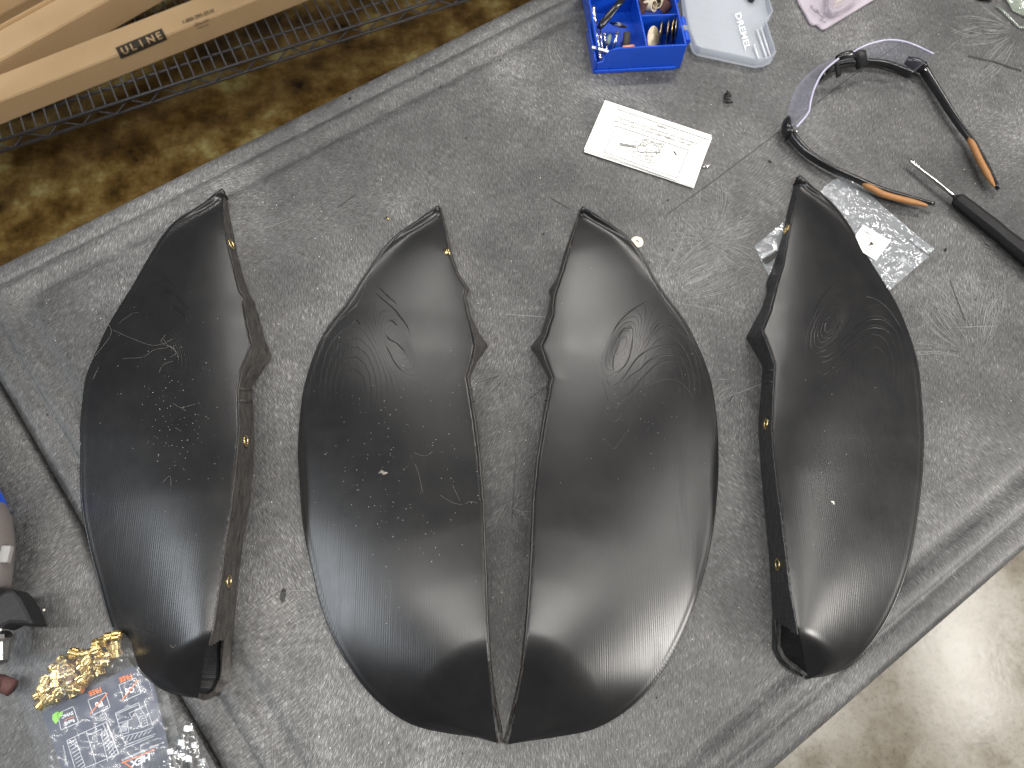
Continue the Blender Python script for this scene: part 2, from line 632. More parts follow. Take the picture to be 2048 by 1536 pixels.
M_CRUMB = plain('black_crumb', (0.010, 0.010, 0.010), 0.45, 0.0, 0.3, 800, bump=0.0005)
M_TAN = plain('tan_rubber', (0.27, 0.125, 0.04), 0.55, 0.0, 0.12, 300)
M_PAPER = plain('white_paper', (0.80, 0.80, 0.77), 0.7, 0.0, 0.03, 200)
M_INK = plain('grey_ink', (0.05, 0.05, 0.055), 0.8, 0.0, 0.2, 900)
M_INKG = plain('faded_ink', (0.30, 0.30, 0.31), 0.8, 0.0, 0.2, 900)
M_INKB = plain('black_ink', (0.045, 0.035, 0.025), 0.8, 0.0, 0.3, 500)
M_NAVY = plain('navy_card', (0.022, 0.030, 0.060), 0.45, 0.0, 0.1, 200)
M_WHITEP = plain('white_print', (0.75, 0.76, 0.78), 0.6, 0.0, 0.05, 200)
M_ORANGE = plain('orange_print', (0.85, 0.20, 0.03), 0.6, 0.0, 0.05, 200)
M_GREEN = plain('green_print', (0.22, 0.52, 0.08), 0.6, 0.0, 0.05, 200)
M_GREY = plain('taupe_plastic', (0.115, 0.10, 0.095), 0.4, 0.0, 0.06, 100)
M_LGREY = plain('light_grey_plastic', (0.22, 0.215, 0.21), 0.4, 0.0, 0.06, 100)
M_MAROON = plain('maroon_abrasive', (0.075, 0.030, 0.028), 0.7, 0.0, 0.4, 1500, bump=0.0004)
M_CREAM = plain('cream_abrasive', (0.52, 0.45, 0.34), 0.7, 0.0, 0.2, 1200)
M_BRASSDISC = plain('tarnished_brass', (0.42, 0.33, 0.19), 0.3, 1.0, 0.4, 500, bump=0.0003)
M_WASHER = plain('cream_washer', (0.47, 0.43, 0.355), 0.35, 0.2, 0.06, 300)
M_PINKST = plain('orange_stone', (0.62, 0.25, 0.12), 0.8, 0.0, 0.15, 900)
M_SCRL = plain('pale_scratch', (0.185, 0.185, 0.185), 0.5, 0.0, 0.3, 200)
M_SCRD = plain('dark_scratch', (0.022, 0.021, 0.020), 0.6, 0.0, 0.3, 200)
M_LINT = plain('grey_lint', (0.20, 0.185, 0.165), 0.9, 0.0, 0.2, 200)
M_SPECK = plain('pale_speck', (0.70, 0.68, 0.62), 0.4, 0.0, 0.2, 200)
M_FILM = film('clear_film', (0.70, 0.74, 0.79), 0.22, 0.14, 0.0020, 75, ridge=0.24, shine=0.08)
M_FILM2 = film('clear_thin_film', (0.90, 0.92, 0.95), 0.045, 0.14, 0.0007, 24, edge=0.09, ridge=0.10, shine=0.012)
M_LID = clear_plastic('frosted_lid_plastic', (0.60, 0.63, 0.66), 0.14, 0.25, edge=0.5)
M_LIDTXT = clear_plastic('frosted_letter_plastic', (0.85, 0.87, 0.90), 0.5, 0.3)
M_LENS = clear_plastic('clear_lens', (0.42, 0.41, 0.46), 0.035, 0.05, edge=0.32)
M_LENSEDGE = clear_plastic('violet_lens_edge', (0.55, 0.53, 0.68), 0.6, 0.15)
M_BLISTER = clear_plastic('pinkish_blister_plastic', (0.60, 0.54, 0.59), 0.32, 0.15)

# ------------------------------------------------------------------ floor
ZF = -0.74
floor = ob('floor', ([(-3, -2.5, ZF), (3.5, -2.5, ZF), (3.5, 4, ZF), (-3, 4, ZF)], [(0, 1, 2, 3)]), M_FLOOR, base=(0, 0, ZF))
floor['kind'] = 'structure'

# ------------------------------------------------------------------ folding table
a0, a1 = W(0, 521), W(1045, 0)           # far long edge
b0, b1 = W(1560, 1536), W(2048, 1108)    # near long edge
s0, s1 = W(5, 785), W(435, 1536)         # seam between the two halves


def isect(p, p2, q, q2):
    d, e = p2 - p, q2 - q
    k = (e.y * (q.x - p.x) - e.x * (q.y - p.y)) / (d.x * e.y - d.y * e.x)
    return Vector((p.x + d.x * k, p.y + d.y * k, 0))


dirT = ((a1 - a0).normalized() + (b1 - b0).normalized()).normalized()
cFL = isect(a0, a1, s0, s1)
cNL = isect(b0, b1, s0, s1)
cFR = cFL + (a1 - a0).normalized() * 1.22
cNR = cNL + (b1 - b0).normalized() * 1.22


def inset_loop(poly, d, r, k=6):
    """inset a convex CCW polygon by d and round its corners with radius r"""
    n = len(poly)
    L = []
    for i in range(n):
        p, q = poly[i], poly[(i + 1) % n]
        t = (q - p).normalized()
        L.append((p + Vector((-t.y, t.x, 0)) * d, t))
    out = []
    for i in range(n):
        (p, t), (q, u) = L[i - 1], L[i]
        c = isect(p, p + t, q, q + u)
        half = math.acos(max(-1, min(1, (-t).dot(u)))) / 2
        e = r / math.tan(half)
        A, B = c - t * e, c + u * e
        for j in range(k + 1):
            s = j / k
            out.append(A * (1 - s) ** 2 + c * (2 * s * (1 - s)) + B * s ** 2)
    return out


def tabletop(name, poly, parent, drop=None):
    prof = [(0.004, -0.034, .010), (0.0, -0.030, .010), (0.0, -0.012, .010), (0.0010, -0.0072, .010), (0.0035, -0.0032, .011), (0.008, -0.0008, .012), (0.013, 0.0, .014), (0.0195, 0.0, .016),
            (0.0215, -0.0005, .018), (0.0230, -0.0016, .018), (0.0250, -0.0018, .018), (0.0270, -0.0006, .02), (0.0300, 0.0014, .02), (0.0345, 0.0024, .022), (0.0390, 0.0018, .022),
            (0.0430, -0.0008, .024), (0.0470, -0.0032, .024), (0.0510, -0.0036, .025), (0.0550, -0.0020, .026), (0.0590, -0.0005, .027), (0.064, 0.0, .028), (0.075, 0.0, .03)]
    if drop:      # the other half shows no moulded border here
        prof = [q for q in prof if q[0] < 0.014]
    V, F = [], []
    m = None
    for d, z, r in prof:
        lp = inset_loop(poly, d, r)
        m = len(lp)
        V += [Vector((p.x, p.y, z)) for p in lp]
    for k in range(len(prof) - 1):
        for i in range(m):
            j = (i + 1) % m
            F.append((k * m + i, k * m + j, (k + 1) * m + j, (k + 1) * m + i))
    F.append(tuple(range((len(prof) - 1) * m, len(prof) * m)))
    F.append(tuple(range(m))[::-1])
    if drop:
        V = [drop @ v for v in V]
    return ob(name, (V, F), M_TABLE, parent, smooth=True, recalc=True)


table = thing('folding_table', (cFL + cNR) / 2 + Vector((0, 0, ZF)), 'black grained plastic folding table carrying the four printed shells', 'table')
top_a = tabletop('tabletop', [cFL, cNL, cNR, cFR], table)
gap = Vector((-dirT.x, -dirT.y, 0)) * 0.0012
lft = Vector((-dirT.x, -dirT.y, 0)) * 0.9
hinge = cFL + gap
ax = (cNL - cFL).normalized()
drop = Matrix.Translation(Vector(hinge) + Vector((0, 0, -0.003))) @ Matrix.Rotation(R(4.0), 4, ax) @ Matrix.Translation(-Vector(hinge))
if (drop @ (hinge + lft)).z > 0:
    drop = Matrix.Translation(Vector(hinge) + Vector((0, 0, -0.003))) @ Matrix.Rotation(R(-4.0), 4, ax) @ Matrix.Translation(-Vector(hinge))
top_b = tabletop('tabletop', [cNL + gap, cFL + gap, cFL + gap + lft, cNL + gap + lft], table, drop)
perp = Vector((-dirT.y, dirT.x, 0))
for e in (0.22, 1.02):
    for k, c in ((-0.10, cFL), (0.10, cNL)):
        p = c + dirT * e + perp * k
        ob('leg', tube([(p.x, p.y, ZF), (p.x, p.y, -0.03)], 0.013, 10), M_WIRE, table, smooth=True)

# worn scratches on the table top (flat marks just above the plastic)
surfT = at(0.0004)
rnd = random.Random(3)


def fan(cx, cy, a0_, a1_, r0, r1, n, curve=0.0):
    out = []
    for _ in range(int(n * 2.5)):
        a = R(rnd.uniform(a0_, a1_))
        ra = rnd.uniform(r0, r1 * 0.6)
        rb = ra + rnd.uniform(0.15, 0.5) * (r1 - r0)
        ln = []
        for k in range(5):
            q = ra + (rb - ra) * k / 4
            aa = a + curve * (q / r1) ** 2 * (1 if math.sin(a * 7) > 0 else -1)
            ln.append((cx + math.cos(aa) * q, cy - math.sin(aa) * q))
        out.append(ln)
    return out


pale = fan(1418, 482, -75, 75, 12, 120, 50, 0.25) + fan(1418, 482, 75, 250, 12, 90, 25, 0.2) + fan(1010, 745, 190, 340, 10, 90, 35, 0.25)
pale += fan(2040, 62, 150, 250, 20, 150, 45, 0.3) + fan(1015, 1010, 200, 340, 8, 70, 22, 0.4) + fan(1100, 20, 230, 300, 10, 130, 25, 0.3)
pale += fan(1290, 600, -5, 55, 70, 240, 60, 0.2) + fan(1960, 720, 60, 170, 30, 200, 45, 0.3) + fan(1480, 760, 170, 300, 20, 90, 30, 0.3)
for _ in range(60):
    x, y = rnd.uniform(60, 1980), rnd.uniform(150, 1500)
    a = rnd.uniform(0, math.pi)
    L = rnd.uniform(15, 70)
    pale.append([(x, y), (x + math.cos(a) * L, y + math.sin(a) * L)])
keep = []
for ln in pale:      # only on the main half
    ok = True
    for x, y in (ln[0], ln[-1]):
        p = W(x, y)
        for q, q2 in ((cFL, cNL), (cNL, cNR), (cFR, cFL)):
            t = (q2 - q).normalized()
            if (p - q).dot(Vector((-t.y, t.x, 0))) < 0.062:
                ok = False
    if ok:
        keep.append(ln)
sc = ob('scratches', strokes(keep, 0.55, surfT), M_SCRL, top_a)
sc['kind'] = 'stuff'
dk = [[(1330, 432), (1440, 352), (1560, 262), (1700, 155), (1838, 62)], [(675, 415), (712, 388)], [(1100, 395), (1140, 418)], [(1032, 905), (1024, 1040)],
      [(1000, 1010), (1050, 990)], [(1055, 800), (1095, 770)], [(1200, 420), (1222, 446)], [(1900, 560), (1930, 640)]]
for ln in dk:
    ob('scratch_line', strokes([ln], 1.3, surfT), M_SCRD, top_a)
ob('scratch_line', strokes([[(1938, 112), (1990, 124), (2042, 141)]], 3.5, at(0.0006)), M_SCRD, top_a)
for ln in ([(1010, 628), (1090, 634)], [(1900, 655), (1990, 652)], [(620, 1180), (560, 1182)], [(1440, 800), (1530, 765)]):
    ob('scratch_line', strokes([ln], 1.2, surfT), M_SCRL, top_a)

# ------------------------------------------------------------------ wire shelf
ZS = -0.575
r0, r1 = W(0, 281, ZS), W(800, 23, ZS)
dS = (r1 - r0).normalized()
pS = Vector((-dS.y, dS.x, 0))
sA, sB = r0 - dS * 0.09, r0 + dS * 1.40
DEP = 0.36
shelf = thing('wire_shelf', (sA + sB) / 2 + pS * DEP / 2 + Vector((0, 0, ZF - ZS)), 'grey wire shelving rack near the floor under long cartons', 'shelf')
dz = Vector((0, 0, -0.026))
ob('front_rod', tube([sA, sB], 0.0033, 8), M_WIRE, shelf, smooth=True)
ob('front_rod', tube([sA + dz, sB + dz], 0.0033, 8), M_WIRE, shelf, smooth=True)
ob('back_rod', tube([sA + pS * DEP, sB + pS * DEP], 0.0033, 8), M_WIRE, shelf, smooth=True)
dn = Vector((0, 0, -0.0045))
for q in (0.047, 0.18):
    ob('cross_rod', tube([sA + pS * q + dn, sB + pS * q + dn], 0.0028, 8), M_WIRE, shelf, smooth=True)
zz = []
L = (sB - sA).length
per = 0.0675
k = 0
while k * per < L - per:
    q = sA + dS * (k * per)
    zz += [q, q + dS * per * 0.52 + dz, ]
    k += 1
ob('truss_wire', tube([p + Vector((0, 0, -0.001)) for p in zz], 0.0022, 6), M_WIRE, shelf, smooth=True)
wire_me = mesh_of(tube([(0, 0, 0), (0, DEP, 0)], 0.0018, 6), M_WIRE, True, 'wire')
nw = int(L / 0.0225)
Mw = frame((0, 0, 0), dS)
for k in range(nw):
    p = sA + dS * (0.004 + k * 0.0225) + Vector((0, 0, 0.0022))
    inst('wire', wire_me, Matrix.Translation(p) @ Mw, shelf)
for q in (sA - dS * 0.014, sB + dS * 0.014):
    for e in (0.0, DEP):
        p = q + pS * e
        ob('post', tube([(p.x, p.y, ZF), (p.x, p.y, 0.30)], 0.0125, 12), M_WIRE, shelf, smooth=True)

# unseen upper shelf, added with a solid board to shade the carton tops
Mup = frame(sA + Vector((0, 0, 0.0 - ZS)), dS)
ob('added_shade_board', box(0, L, 0.0, DEP, 0.0, 0.006, Mup), M_WIRE, shelf)
ob('front_rod', tube([Mup @ Vector((0, -0.004, 0)), Mup @ Vector((L, -0.004, 0))], 0.0033, 8), M_WIRE, shelf, smooth=True)

# ------------------------------------------------------------------ cartons on the shelf
ZB = ZS + 0.0045


def carton(fb0, fb1, h, d, label, over=0.0, ext=0.25, zb=ZB):
    p, q = W(*fb0, zb), W(*fb1, zb)
    t = (q - p).normalized()
    p = p - t * 0.20
    Lb = (q - p).length + ext
    M = frame(p, t)
    c = thing('cardboard_carton', M @ Vector((Lb / 2, d / 2, 0)), label, 'box', 'long cartons on the wire shelf')
    th = 0.003
    ob('front_panel', box(0, Lb, 0, th, 0, h, M), M_CARD, c, bevel=0.0012)
    ob('back_panel', box(0, Lb, d - th, d, 0, h, M), M_CARD, c, bevel=0.0012)
    ob('bottom_panel', box(0, Lb, th, d - th, 0, th, M), M_CARD, c)
    ob('top_panel', box(0, Lb, th * 0.4, d + over, h - 0.0006, h + th - 0.0006, M), M_CARD, c, bevel=0.0012)
    return c, M, h + th - 0.0006, d


c1, M1, h1, d1 = carton((0, 250), (560, 24), 0.048, 0.062, 'long brown carton printed with a bold dark block logo')
c2, M2, h2, d2 = carton((0, 190), (330, 0), 0.062, 0.062, 'plain long brown carton lying between two other cartons', over=0.004)
c3, M3, h3, d3 = carton((0, 66), (119, 0), 0.075, 0.075, 'plain long brown carton at the back of the wire shelf, beyond a dark gap')
ob('flap', box(0, 1.0, d2 + 0.006, d2 + 0.009, 0.0, h2 + 0.006, M2), M_CARD, c2)


def on_carton(M, h):
    """photo position -> point on the carton's front or top face"""
    Mi = M.inverted()
    cam_l = Mi @ Vector((0, 0, CAMH))

    def s(x, y):
        r = (Mi.to_3x3() @ (CAMROT @ Vector((x - CX, -(y - CY), -FPX))))
        t = (0 - cam_l.y) / r.y
        P = cam_l + r * t
        if P.z <= h:
            return M @ (P + Vector((0, -0.0006, 0)))
        t = (h - cam_l.z) / r.z
        P = cam_l + r * t
        return M @ (P + Vector((0, -0.0004, 0.0006)))
    return s


sf1 = on_carton(M1, h1)


def split_on_crease(poly_fn, nx=24, ny=8):
    return grid(poly_fn, nx, ny)


def logo_block(u, v):
    A, B, Cc, D = (230.5, 95.7), (323.2, 56.6), (335, 79), (242.2, 118.2)
    x = (A[0] * (1 - u) + B[0] * u) * (1 - v) + (D[0] * (1 - u) + Cc[0] * u) * v
    y = (A[1] * (1 - u) + B[1] * u) * (1 - v) + (D[1] * (1 - u) + Cc[1] * u) * v
    return sf1(x, y)


def lift(vf, v):
    return [p + v for p in vf[0]], vf[1]


ob('logo_block', logo_block and split_on_crease(logo_block, 24, 12), M_INKB, c1)
up = Vector((-0.0, -0.0, 0.0007)) - pS * 0.0006
for i, ch in enumerate('ULINE'):
    u = (0.5, 0.5)
    fx = 0.15 + 0.175 * i + (0.03 if i > 2 else 0)
    cx = 230.5 + fx * 92.7 + 5.9
    cy = 95.7 - fx * 39.1 + 11.2
    ob('lettering', lift(lettering(ch, cx, cy, 22.9, 14.5, sf1, bold=0.03, stretch=1.05, shear=-0.1, cuts=3), up), M_CARD, c1, recalc=False)
ob('lettering', lift(lettering('1-800-295-5510', 396, 33.5, 21.0, 8.0, sf1, bold=0.015, stretch=0.95), up), M_INKB, c1, recalc=False)
ob('lettering', lift(lettering('uline.com', 403, 44.5, 21.0, 6.5, sf1, stretch=0.9), up), M_INKB, c1, recalc=False)
ob('lettering', lift(lettering('MADE IN USA', 406, 53.0, 20.5, 3.0, sf1, stretch=0.95), up), M_INKB, c1, recalc=False)

# ------------------------------------------------------------------ printed shells
ZT = [(0, .004), (.03, .010), (.08, .016), (.14, .020), (.20, .024), (.26, .029), (.32, .032), (.40, .036), (.48, .040), (.58, .0435), (.68, .0438),
      (.78, .0430), (.86, .0415), (1.0, .039)]
NR, NC = 260, 64


def smin(a, b, k=0.007):
    h = max(k - abs(a - b), 0) / k
    return min(a, b) - h * h * k * 0.25


def cap_height(y, y0, y1):
    """the end facet: drops from full height at photo height y0 to the rim at y1"""
    return 0.0435 - (y - y0) / (y1 - y0) * 0.0390
SHELLPX, SHELLS = [], []


def on_shell(k, lift_=0.0004):
    A, V = SHELLPX[k]

    def s(x, y):
        i = int(np.argmin((A[:, 0] - x) ** 2 + (A[:, 1] - y) ** 2))
        return W(x, y, V[i].z + lift_)
    return s


def smooth01(x):
    x = np.clip(x, 0, 1)
    return x * x * (3 - 2 * x)


def make_shell(outer, top, bottom, label, inserts, wall_mat, hole, lip_keep, seed, eye, mirror, cap, lipz=0.011, tstr=1.0):
    O = spline(outer, NR + 1)
    Tp = resample(np.array(top, float), NR + 1)
    Bt_raw = np.array(bottom, float)
    # pair the foot of the flange with its top edge by photo height
    yt = (Tp[:, 1] - Tp[0, 1]) / (Tp[-1, 1] - Tp[0, 1])
    yb = (Bt_raw[:, 1] - Bt_raw[0, 1]) / (Bt_raw[-1, 1] - Bt_raw[0, 1])
    yb = np.maximum.accumulate(yb + np.arange(len(yb)) * 1e-6)
    Bt = np.c_[np.interp(yt, yb, Bt_raw[:, 0]), np.interp(yt, yb, Bt_raw[:, 1])]
    rng = np.random.RandomState(seed)
    Tp = Tp + np.c_[rng.normal(0, 0.35, NR + 1), np.zeros(NR + 1)]
    # inner line without the notch, for the body of the surface
    k = 41
    pad = np.vstack([np.repeat(Tp[:1], k, 0), Tp, np.repeat(Tp[-1:], k, 0)])
    ker = np.hanning(2 * k + 1); ker /= ker.sum()
    Sm = np.c_[np.convolve(pad[:, 0], ker, 'valid'), np.convolve(pad[:, 1], ker, 'valid')]
    wgt = smooth01(np.linspace(0, 1, NR + 1) / 0.12) * smooth01((1 - np.linspace(0, 1, NR + 1)) / 0.12)
    Sm = Tp + (Sm - Tp) * wgt[:, None]
    zi = np.interp(yt, [a for a, _ in ZT], [b for _, b in ZT])
    kz = np.hanning(15); kz /= kz.sum()
    zi = np.convolve(np.pad(zi, 7, mode='edge'), kz, 'valid')
    zraw = zi.copy()
    zi = np.array([smin(zi[i], cap_height(Tp[i][1], *cap)) for i in range(NR + 1)])
    zi[0] = 0.004
    s = np.linspace(0, 1, NR + 1)
    lip = lipz * np.exp(-(s / 0.085) ** 2)
    verts, ter, msk, pxs = [], [], [], []
    us = np.linspace(0, 1, NC + 1) ** 1.25
    for i in range(NR + 1):
        for u in us:
            P = O[i] * (1 - u) + Sm[i] * u + (Tp[i] - Sm[i]) * smooth01((u - 0.86) / 0.14)
            wpx = np.linalg.norm(Tp[i] - O[i])
            d = wpx * u
            F = 1 - (1 - u) ** 1.6
            ze = 0.0018
            z = smin(ze + (zraw[i] - ze) * F, cap_height(P[1], *cap)) if s[i] > 0.5 else ze + (zraw[i] - ze) * F
            z = max(z, 0.0022) + lip[i] * math.exp(-(d / 16.0) ** 2) * (1 - u)
            # small ridge along the rim
            z += 0.0003 * math.exp(-((d - 6) / 3.0) ** 2) * smooth01(wpx / 60)
            # hollow behind the shoulder, where the terraces show
            ex, ey = P[0] - eye[0], P[1] - eye[1]
            mx = -ex if mirror else ex
            e1 = (mx * 0.45 + -ey * 0.89) / 62
            e2 = (mx * 0.89 + ey * 0.45) / 26
            eyeb = math.exp(-(e1 * e1 + e2 * e2))
            hx, hy = (mx - 88) / 70, (ey - 95) / 135
            hill = math.exp(-(hx * hx + hy * hy))
            g = 1.15 * eyeb - 1.25 * hill
            z += 0.0005 * hill - 0.0002 * eyeb
            verts.append(W(P[0], P[1], z))
            ter.append(g)
            pxs.append((P[0], P[1]))
            msk.append(0.35 * tstr * min(1, 2.2 * max(eyeb, hill * (1 - hill ** 4) * float(smooth01((0.45 - hy) / 0.7)))) * float(smooth01(d / 25)))
    faces = [(i * (NC + 1) + j, i * (NC + 1) + j + 1, (i + 1) * (NC + 1) + j + 1, (i + 1) * (NC + 1) + j) for i in range(NR) for j in range(NC)]
    SHELLPX.append((np.array(pxs), list(verts)))
    foot = W(*(O[NR // 2] * 0.5 + Tp[NR // 2] * 0.5), 0)
    sh = thing('printed_shell', foot, label, 'shell', 'black printed shells on the table')
    SHELLS.append(sh)
    # skirt: thin outer wall down to the table
    n0 = len(verts)
    for i in range(NR + 1):
        v = verts[i * (NC + 1)]
        verts.append(Vector((v.x, v.y, 0.0004)))
        ter.append(0); msk.append(0)
    for i in range(NR):
        faces.append((i * (NC + 1), (i + 1) * (NC + 1), n0 + i + 1, n0 + i))
    body = ob('shell_body', (verts, faces), M_SHELL, sh, smooth=True, recalc=True)
    me = body.data
    for nm, dat in (('terrace', ter), ('terrace_mask', msk)):
        at_ = me.attributes.new(nm, 'FLOAT', 'POINT')
        at_.data.foreach_set('value', dat)
    m = body.modifiers.new('solid', 'SOLIDIFY')
    m.thickness = 0.0022
    m.offset = -1
    # make sure the normals look up
    up_n = sum(p.normal.z for p in me.polygons[:2000])
    if up_n < 0:
        me.flip_normals()
    # flange (the cut face with the brass inserts)
    NS = 8
    wv, wf = [], []

    def wall(i, t):
        a_ = W(Tp[i][0], Tp[i][1], zi[i] - 0.0004)
        b_ = W(Bt[i][0], Bt[i][1], 0.0006)
        return a_.lerp(b_, t)
    for i in range(NR + 1):
        for j in range(NS + 1):
            p = wall(i, j / NS)
            j_ = noise.noise(p * 300) * 0.0005
            wv.append(p + Vector((j_ if 0 < j < NS else 0, 0, 0)))
    for i in range(NR):
        for j in range(NS):
            yy = Tp[i][1]
            t = (j + 0.5) / NS
            if hole[0] + t * hole[1] < yy < hole[2] and t < 1 - lip_keep:
                continue
            wf.append((i * (NS + 1) + j, i * (NS + 1) + j + 1, (i + 1) * (NS + 1) + j + 1, (i + 1) * (NS + 1) + j))
    fl = ob('flange', (wv, wf), wall_mat, sh, smooth=False, recalc=True)
    m = fl.modifiers.new('solid', 'SOLIDIFY')
    m.thickness = 0.002
    m.offset = 0
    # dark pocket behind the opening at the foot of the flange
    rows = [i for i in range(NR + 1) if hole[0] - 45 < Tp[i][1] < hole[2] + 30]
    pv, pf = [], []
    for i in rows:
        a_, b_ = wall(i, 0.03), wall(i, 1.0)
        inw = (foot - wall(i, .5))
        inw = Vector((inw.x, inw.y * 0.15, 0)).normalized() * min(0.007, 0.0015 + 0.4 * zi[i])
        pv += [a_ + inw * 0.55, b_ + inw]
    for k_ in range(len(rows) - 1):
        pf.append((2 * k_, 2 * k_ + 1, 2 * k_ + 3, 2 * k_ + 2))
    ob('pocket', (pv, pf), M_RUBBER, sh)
    # a rib across the flange just past the notch
    ir = int(np.argmin(abs(Tp[:, 1] - hole[3])))
    nrm = (wall(ir, 1) - wall(ir, 0)).cross(wall(ir + 6, .5) - wall(ir, .5)).normalized()
    side = 1 if (wall(ir, .5) - foot).dot(nrm) > 0 else -1
    nrm *= side
    if wall_mat is not None:
        for off in (0, 6):
            a_, b_ = wall(ir + off, 0.06), wall(ir + off, 0.9)
            ob('flange_rib', tube([a_ + nrm * 0.0010, b_ + nrm * 0.0010], 0.0014, 6), wall_mat, sh, smooth=True)
    # brass inserts
    for (ix, iy) in inserts:
        best = None
        for i in range(0, NR + 1):
            for t in np.linspace(0.2, 0.85, 14):
                pxy = Tp[i] * (1 - t) + Bt[i] * t
                e = (pxy[0] - ix) ** 2 + (pxy[1] - iy) ** 2
                if best is None or e < best[0]:
                    best = (e, i, t)
        _, i, t = best
        p = wall(i, t)
        i2 = min(i + 5, NR)
        nn = (wall(i, 1) - wall(i, 0)).cross(wall(i2, t) - wall(max(i - 5, 0), t)).normalized()
        if nn.dot(p - foot) < 0:
            nn = -nn
        Mx = axis_frame(p + nn * (0.0003 if len(inserts) > 1 else -0.0012), nn)
        inst('threaded_insert', INSERT_ME, Mx, sh)
        inst('insert_socket', SOCKET_ME, Mx, sh)
    return sh


# a threaded insert seen end-on: rim, then threaded bore going in
pr = [(0.0054, -0.004), (0.0054, 0.0010), (0.0049, 0.0015), (0.0041, 0.0013), (0.0036, 0.0004), (0.0038, 0.0000), (0.0032, -0.0006), (0.0034, -0.0010), (0.0028, -0.0015), (0.0030, -0.0019), (0.0022, -0.0022)]
INSERT_ME = mesh_of(lathe(pr, 20), M_BRASS, True, 'threaded_insert')
SOCKET_ME = mesh_of(lathe([(0.0068, -0.0004), (0.0068, 0.0007), (0.0060, 0.0007), (0.0055, 0.0001), (0.0053, -0.0004)], 20), M_CRUMB, False, 'insert_socket')

S1_out = [(447, 380), (400, 409), (351, 441), (322, 474), (296, 516), (264, 572), (238, 614), (212, 659), (189, 711), (171, 757), (163, 816), (160, 860),
          (160, 896), (162, 1006), (176, 1086), (198, 1170), (220, 1246), (249, 1308), (286, 1352), (322, 1378), (359, 1391), (396, 1397)]
S1_top = [(446, 381), (446, 425), (451, 474), (465, 529), (478, 581), (489, 596), (486, 604), (493, 646), (503, 692), (482, 744), (475, 780), (477, 860),
          (472, 915), (461, 1017), (448, 1097), (437, 1181), (424, 1261), (408, 1316), (396, 1396)]
S1_bot = [(448, 383), (462, 451), (472, 506), (485, 555), (498, 591), (508, 607), (527, 676), (542, 713), (521, 744), (503, 773), (506, 842), (506, 896),
          (499, 1006), (484, 1079), (470, 1199), (462, 1290), (464, 1334), (461, 1362), (443, 1384), (410, 1399)]
S2_out = [(879, 414), (839, 437), (796, 466), (766, 496), (746, 523), (719, 563), (690, 609), (656, 652), (633, 696), (613, 755), (603, 805), (596, 900),
          (600, 978), (607, 1056), (623, 1134), (642, 1212), (670, 1283), (709, 1349), (748, 1396), (791, 1431), (834, 1453), (885, 1465), (951, 1475), (994, 1486)]
S2_top = [(880, 415), (891, 466), (901, 513), (914, 549), (932, 579), (927, 593), (936, 632), (945, 666), (950, 692), (944, 722), (934, 755), (940, 789),
          (947, 832), (953, 872), (958, 920), (966, 1017), (970, 1134), (974, 1252), (979, 1341), (986, 1420), (994, 1486)]
S2_bot = [(881, 417), (893, 466), (904, 513), (917, 549), (937, 579), (930, 593), (940, 632), (956, 666), (974, 692), (953, 722), (938, 755), (943, 789),
          (950, 832), (956, 872), (960, 920), (968, 1017), (972, 1134), (976, 1252), (982, 1341), (990, 1400), (1001, 1452), (1005, 1486)]
S3_out = [(1163, 416), (1186, 427), (1226, 450), (1259, 476), (1289, 516), (1309, 553), (1335, 593), (1369, 639), (1395, 689), (1415, 739), (1427, 789), (1435, 855),
          (1437, 920), (1435, 979), (1425, 1067), (1405, 1158), (1373, 1249), (1333, 1329), (1290, 1388), (1238, 1432), (1182, 1460), (1119, 1473), (1059, 1482), (1018, 1489)]
S3_top = [(1163, 417), (1151, 456), (1138, 503), (1125, 546), (1117, 569), (1110, 589), (1106, 629), (1092, 672), (1083, 692), (1094, 725), (1106, 755), (1100, 789),
          (1090, 838), (1082, 888), (1077, 920), (1069, 999), (1065, 1099), (1061, 1178), (1055, 1257), (1047, 1337), (1035, 1400), (1018, 1489)]
S3_bot = [(1161, 420), (1149, 453), (1132, 500), (1117, 556), (1099, 581), (1104, 596), (1096, 629), (1083, 669), (1063, 694), (1083, 725), (1098, 755), (1095, 789),
          (1086, 838), (1079, 888), (1074, 920), (1066, 999), (1062, 1099), (1058, 1178), (1051, 1257), (1043, 1337), (1032, 1392), (1016, 1456), (1008, 1486)]
S4_out = [(1597, 353), (1620, 370), (1650, 391), (1684, 428), (1711, 469), (1731, 506), (1765, 560), (1795, 611), (1822, 678), (1839, 746), (1848, 860), (1848, 893),
          (1844, 963), (1830, 1068), (1813, 1146), (1784, 1220), (1749, 1279), (1704, 1329), (1658, 1350), (1617, 1358)]
S4_top = [(1597, 354), (1594, 400), (1582, 448), (1567, 530), (1553, 573), (1549, 590), (1540, 625), (1525, 661), (1538, 695), (1550, 729), (1547, 800), (1545, 861),
          (1549, 921), (1566, 1051), (1580, 1170), (1595, 1255), (1617, 1357)]
S4_bot = [(1594, 355), (1577, 421), (1565, 475), (1547, 535), (1534, 567), (1536, 585), (1524, 620), (1494, 675), (1512, 706), (1528, 732), (1519, 841), (1519, 861),
          (1524, 945), (1540, 1111), (1547, 1227), (1546, 1297), (1556, 1318), (1580, 1338), (1614, 1358)]
make_shell(S1_out, S1_top, S1_bot, 'black printed shell half with a rough flange of brass inserts beside the inserts bag',
           [(461, 487), (490, 880), (455, 1163)], M_FL_BROWN, (1290, -26, 1386, 776), 0.36, 1, (330, 690), True, (1272, 1397), tstr=0.45)
make_shell(S2_out, S2_top, S2_bot, 'matte black printed shell half with lint and a brown scrap on its middle',
           [(900, 505)], M_FL_BROWN, (1415, -10, 1479, 776), 0.1, 2, (795, 690), True, (1300, 1488), tstr=0.6)
